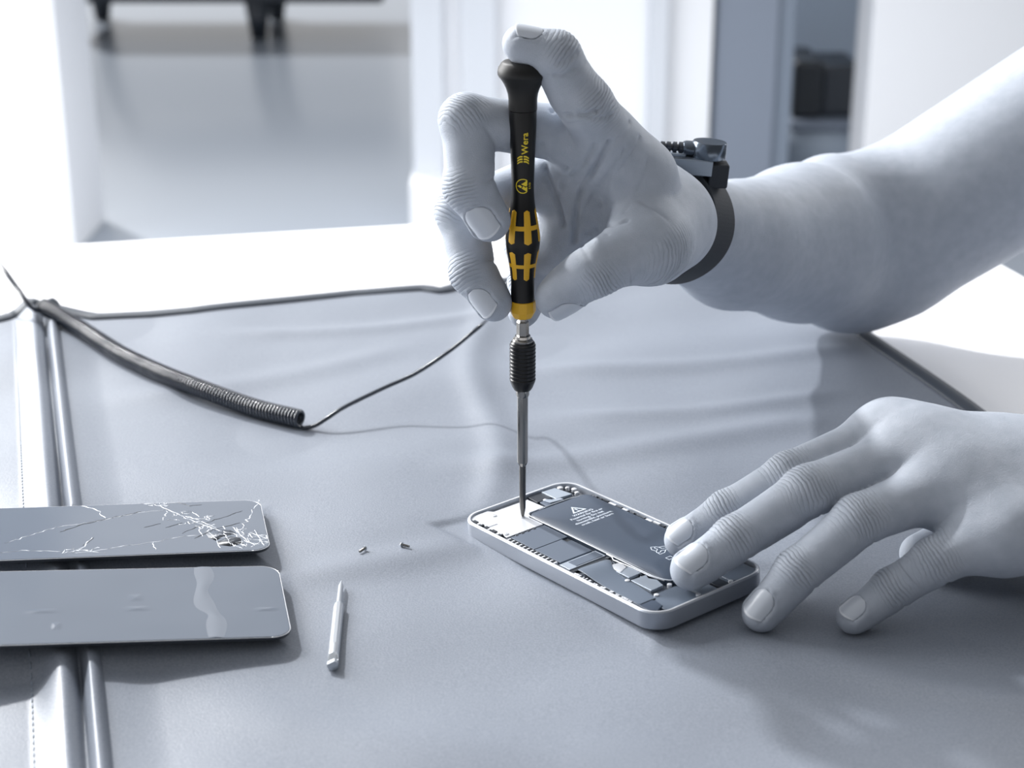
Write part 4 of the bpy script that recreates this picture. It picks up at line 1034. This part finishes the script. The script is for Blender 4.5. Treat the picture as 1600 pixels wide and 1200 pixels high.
# ------------------------------------------------------------------ coiled ground cord
def build_cord():
    cl = [(66, 478), (124, 512), (187, 552), (245, 580), (300, 602), (394, 636), (470, 655)]
    zz = [10.5, 7.5, 6.3, 6.0, 6.0, 6.0, 6.0]
    P = []
    for (px, py), z in zip(cl, zz):
        p = Pz(px, py, z); P.append(Pz(px, py, max(z if px < 100 else 0, mz(p) + 4.9)))
    ctr = resample(spline(P, 400), 1500); tg = np.gradient(ctr, axis=0); tg /= np.linalg.norm(tg, axis=1)[:, None]
    L = np.linalg.norm(np.diff(ctr, axis=0), axis=1).sum(); turns = int(L / 1.95)
    u = orth((0, 0, 1), tg[0]); pts = []; n = turns * 20
    U = np.zeros_like(ctr); W = np.zeros_like(ctr)
    for i in range(len(ctr)): u = orth(u, tg[i]); U[i] = u; W[i] = np.cross(tg[i], u)
    for i in range(n + 1):
        f = i / n * (len(ctr) - 1); k = min(int(f), len(ctr) - 2); g = f - k; c = ctr[k] * (1 - g) + ctr[k + 1] * g
        a = 2 * math.pi * i / 20 + math.pi; pts.append(c + 3.85 * (math.cos(a) * U[k] + math.sin(a) * W[k]))
    e0, e1 = pts[0], pts[-1]
    # straight lead to the hand, then hidden behind the fingers up to the wristband
    A = [e1, pts[-1] + tg[-1] * 1.5 + (0, 0, -.6)]
    for px, py, z in ((492, 665, 2.4), (512, 653, 6), (540, 635, 10), (600, 606, 15), (650, 583, 21), (700, 550, 30), (735, 522, 40), (758, 502, 48)): A.append(Pz(px, py, z))
    tail = [Y(775, 480, 55), Y(800, 430, 66), Y(850, 350, 82), Y(920, 262, 95), Y(975, 228, 88), cable_end * .5 + Y(990, 226, 84) * .5, cable_end + (2, 0, 0)]
    lead = resample(spline(A[1:] + tail, 240), 260)
    left = [Pz(-420, 300, -1 + 3), Pz(-150, 320, 20), Pz(-40, 376, 34), Pz(0, 415, 30), Pz(25, 448, 22), Pz(48, 479, 14), e0 - tg[0] * 1.0]
    left = resample(spline(left, 120), 120)
    root = empty('coiled_cord', ctr[750], 'dark coiled cord lying across the back of the mat, its lead running to the hand', 'cord')
    MB().tube(np.array(pts), .86, 8).build('coil', 'cord', root)
    MB().tube(np.vstack([[e1], lead]), 1.0, 8).build('lead', 'cord', root)
    MB().tube(np.vstack([left, [e0]]), 1.5, 8).build('lead', 'cord', root)
build_cord()

# ------------------------------------------------------------------ the room behind
def struct(o): o['kind'] = 'structure'; return o
FZ = -750.
def fl(px, py): return Pz(px, py, FZ)
m = mat('grey_floor', (.215, .245, .29), .3, 0, .6); noise_bump(m, 3, .05, .002)
M['floor'] = m
struct(MB().box((-7000, -2500, FZ - 40), (7000, 11000, FZ)).build('floor', 'floor', None))
yb = fl(700, 342)[1]
def X_at(px, y=None): return Py(px, 200, yb if y is None else y)[0]
H1 = FZ + 2600
def wallpiece(name, px0, px1, y, m, th=120, z1=H1):
    return struct(MB().box((X_at(px0, y), y, FZ), (X_at(px1, y), y + th, z1)).build(name, m, None, bevel=3))
wallpiece('wall_back', 690, 1108, yb, 'white_paint')
wallpiece('wall_right', 1352, 2400, yb - 60, 'white_paint', 180)
wallpiece('trim_1', 645, 694, yb - 40, 'grey_paint', 220)
wallpiece('trim_2', 1012, 1040, yb - 50, 'grey_paint', 60)
wallpiece('trim_3', 722, 776, yb - 50, 'grey_paint', 60)
struct(MB().box((X_at(643), yb - 130, FZ), (X_at(704), yb + 60, FZ + 120)).build('trim_4', 'white_paint', None, bevel=6))
wallpiece('wall_passage', 1100, 1420, yb + 900, 'recess_grey', 100)
wallpiece('wall_left', -700, 100, fl(50, 396)[1], 'white_paint', 300)
def thing(bm, name, m, label, cat, group=None, **k): return tag(bm.build(name, m, None, **k), label, cat, group)
yq = yb + 40
cab = empty('tall_cupboard', (X_at(1170), yq, FZ), 'tall blurred blue-grey cupboard standing between the white wall and the dark opening', 'cupboard')
MB().box((X_at(1110, yq), yq, FZ + 60), (X_at(1234, yq), yq + 420, FZ + 2100)).build('body', 'panel_blue', cab, bevel=4)
MB().box((X_at(1113, yq), yq - 18, FZ + 70), (X_at(1206, yq), yq, FZ + 2090)).build('door', 'panel_light', cab, bevel=3) if 'panel_light' in M else None
MB().box((X_at(1110, yq) + 10, yq + 20, FZ), (X_at(1234, yq) - 10, yq + 400, FZ + 60)).build('plinth', 'recess_grey', cab)
# dark case on a low shelf in the opening
yd = yb + 420
zt = Py(1290, 100, yd)[2]; zb = Py(1290, 190, yd)[2]
sh = empty('low_shelf', (X_at(1290, yd), yd, FZ), 'blurred grey low shelf in the opening right of the cupboard', 'shelf')
MB().box((X_at(1236, yd), yd, zb - 25), (X_at(1360, yd), yd + 380, zb)).build('shelf_board', 'panel_light', sh, bevel=3)
MB().box((X_at(1236, yd), yd + 20, FZ), (X_at(1360, yd), yd + 380, zb - 25)).build('shelf_body', 'recess_grey', sh)
cs = empty('dark_case', (X_at(1290, yd), yd + 100, zb), 'blurred dark boxy case standing on the low shelf in the opening', 'case')
MB().box((X_at(1240, yd), yd + 40, zb), (X_at(1288, yd), yd + 300, zt)).build('case_body', 'monitor', cs, bevel=12)
MB().box((X_at(1288, yd), yd + 60, zb), (X_at(1350, yd), yd + 300, zt - 14)).build('case_body', 'dark_wood', cs, bevel=12)
# dark sofa far back on the left
def sofa():
    a = fl(385, 60); y = a[1]; x0 = Py(190, 60, y)[0]; x1 = Py(600, 60, y)[0]
    root = empty('dark_bench', ((x0 + x1) / 2, y + 300, FZ), 'far blurred dark bench whose underside and leg show at the top of the picture', 'bench')
    MB().box((x0 - 250, y - 20, FZ + 145), (x1, y + 600, FZ + 420)).build('seat', 'dark_wood', root, bevel=10)
    MB().box((x0 - 250, y + 480, FZ + 400), (x1, y + 600, FZ + 850)).build('backrest', 'dark_wood', root, bevel=10)
    for xl in (Py(405, 60, y)[0], Py(112, 60, y)[0]):
        for yy in (y, y + 560):
            MB().tube([(xl, yy, FZ), (xl, yy, FZ + 150)], [32, 55], 16).build('leg', 'dark_wood', root)
sofa()
# ------------------------------------------------------------------ light
sun_dir = nrm((.60, -.80, -math.tan(math.radians(38))))      # the way the sunlight travels
def add_light(name, kind, loc, direc, energy, size=1.0, size_y=None, color=(1, 1, 1), angle=None):
    l = bpy.data.lights.new(name, kind); l.energy = energy; l.color = color
    if kind == 'AREA':
        l.shape = 'RECTANGLE'; l.size = size; l.size_y = size_y or size
    if angle is not None: l.angle = angle
    o = bpy.data.objects.new(name, l); COL.objects.link(o); o.location = loc
    o.rotation_euler = Vector(direc).to_track_quat('-Z', 'Y').to_euler(); return o
add_light('sun', 'SUN', (-2, 3, 3), sun_dir, 3.5, angle=math.radians(2.5))
# daylight from tall windows, left and behind the bench
add_light('window_light', 'AREA', (-1.6, 1.9, 1.3), (1.25, -1.9, -1.25), 14, 1.6, 1.4, (1, 1, 1))
add_light('side_window', 'AREA', (-1.4, .8, .62), (1.4, -.85, -.5), 55, .9, 1.1)
add_light('right_fill', 'AREA', (1.3, 1.2, .8), (-.95, -1.1, -.8), 11, .8, .8)  # added fill, not a window: whitens the table right of the mat
add_light('floor_fill', 'AREA', (-.5, 2.1, .12), (0, .1, -1), 52, 2.6, .7, (1, 1, 1))  # added lamp hung low out of view, brightens the floor beyond the table
add_light('wall_fill', 'AREA', (1.0, 2.0, .8), (0, 1, -.1), 20, 4.0, 1.6, (1, 1, 1))  # unseen lamp added to light up the white back walls
w = bpy.data.worlds.new('World'); SC.world = w; w.use_nodes = True; nt = w.node_tree
bg = nt.nodes['Background']; tc = nt.nodes.new('ShaderNodeTexCoord'); sp = nt.nodes.new('ShaderNodeVectorMath'); sp.operation = 'DOT_PRODUCT'
sp.inputs[1].default_value = tuple(nrm((-.55, .75, .35)))
nt.links.new(tc.outputs['Generated'], sp.inputs[0])
rp = nt.nodes.new('ShaderNodeMapRange'); rp.inputs['From Min'].default_value = -.6; rp.inputs['From Max'].default_value = 1.0
rp.inputs['To Min'].default_value = .16; rp.inputs['To Max'].default_value = 1.05
nt.links.new(sp.outputs['Value'], rp.inputs['Value']); nt.links.new(rp.outputs['Result'], bg.inputs['Strength'])
bg.inputs['Color'].default_value = (.97, .98, 1.0, 1)
# ------------------------------------------------------------------ camera
cd = bpy.data.cameras.new('camera'); cam = bpy.data.objects.new('camera', cd); COL.objects.link(cam)
cam.location = Vector(CAM * S); cam.rotation_euler = (math.pi / 2 - PIT, 0, 0)
cd.sensor_width = 36.0; cd.lens = F / 1600 * 36.0; cd.clip_start = .01; cd.clip_end = 50
cd.dof.use_dof = True; cd.dof.focus_distance = .668; cd.dof.aperture_fstop = 58.5 / 5.0; cd.dof.aperture_blades = 0
SC.camera = cam
SC.view_settings.view_transform = 'Standard'; SC.view_settings.look = 'None'; SC.view_settings.gamma = 1
SC.view_settings.exposure = 0.0; SC.view_settings.use_curve_mapping = False
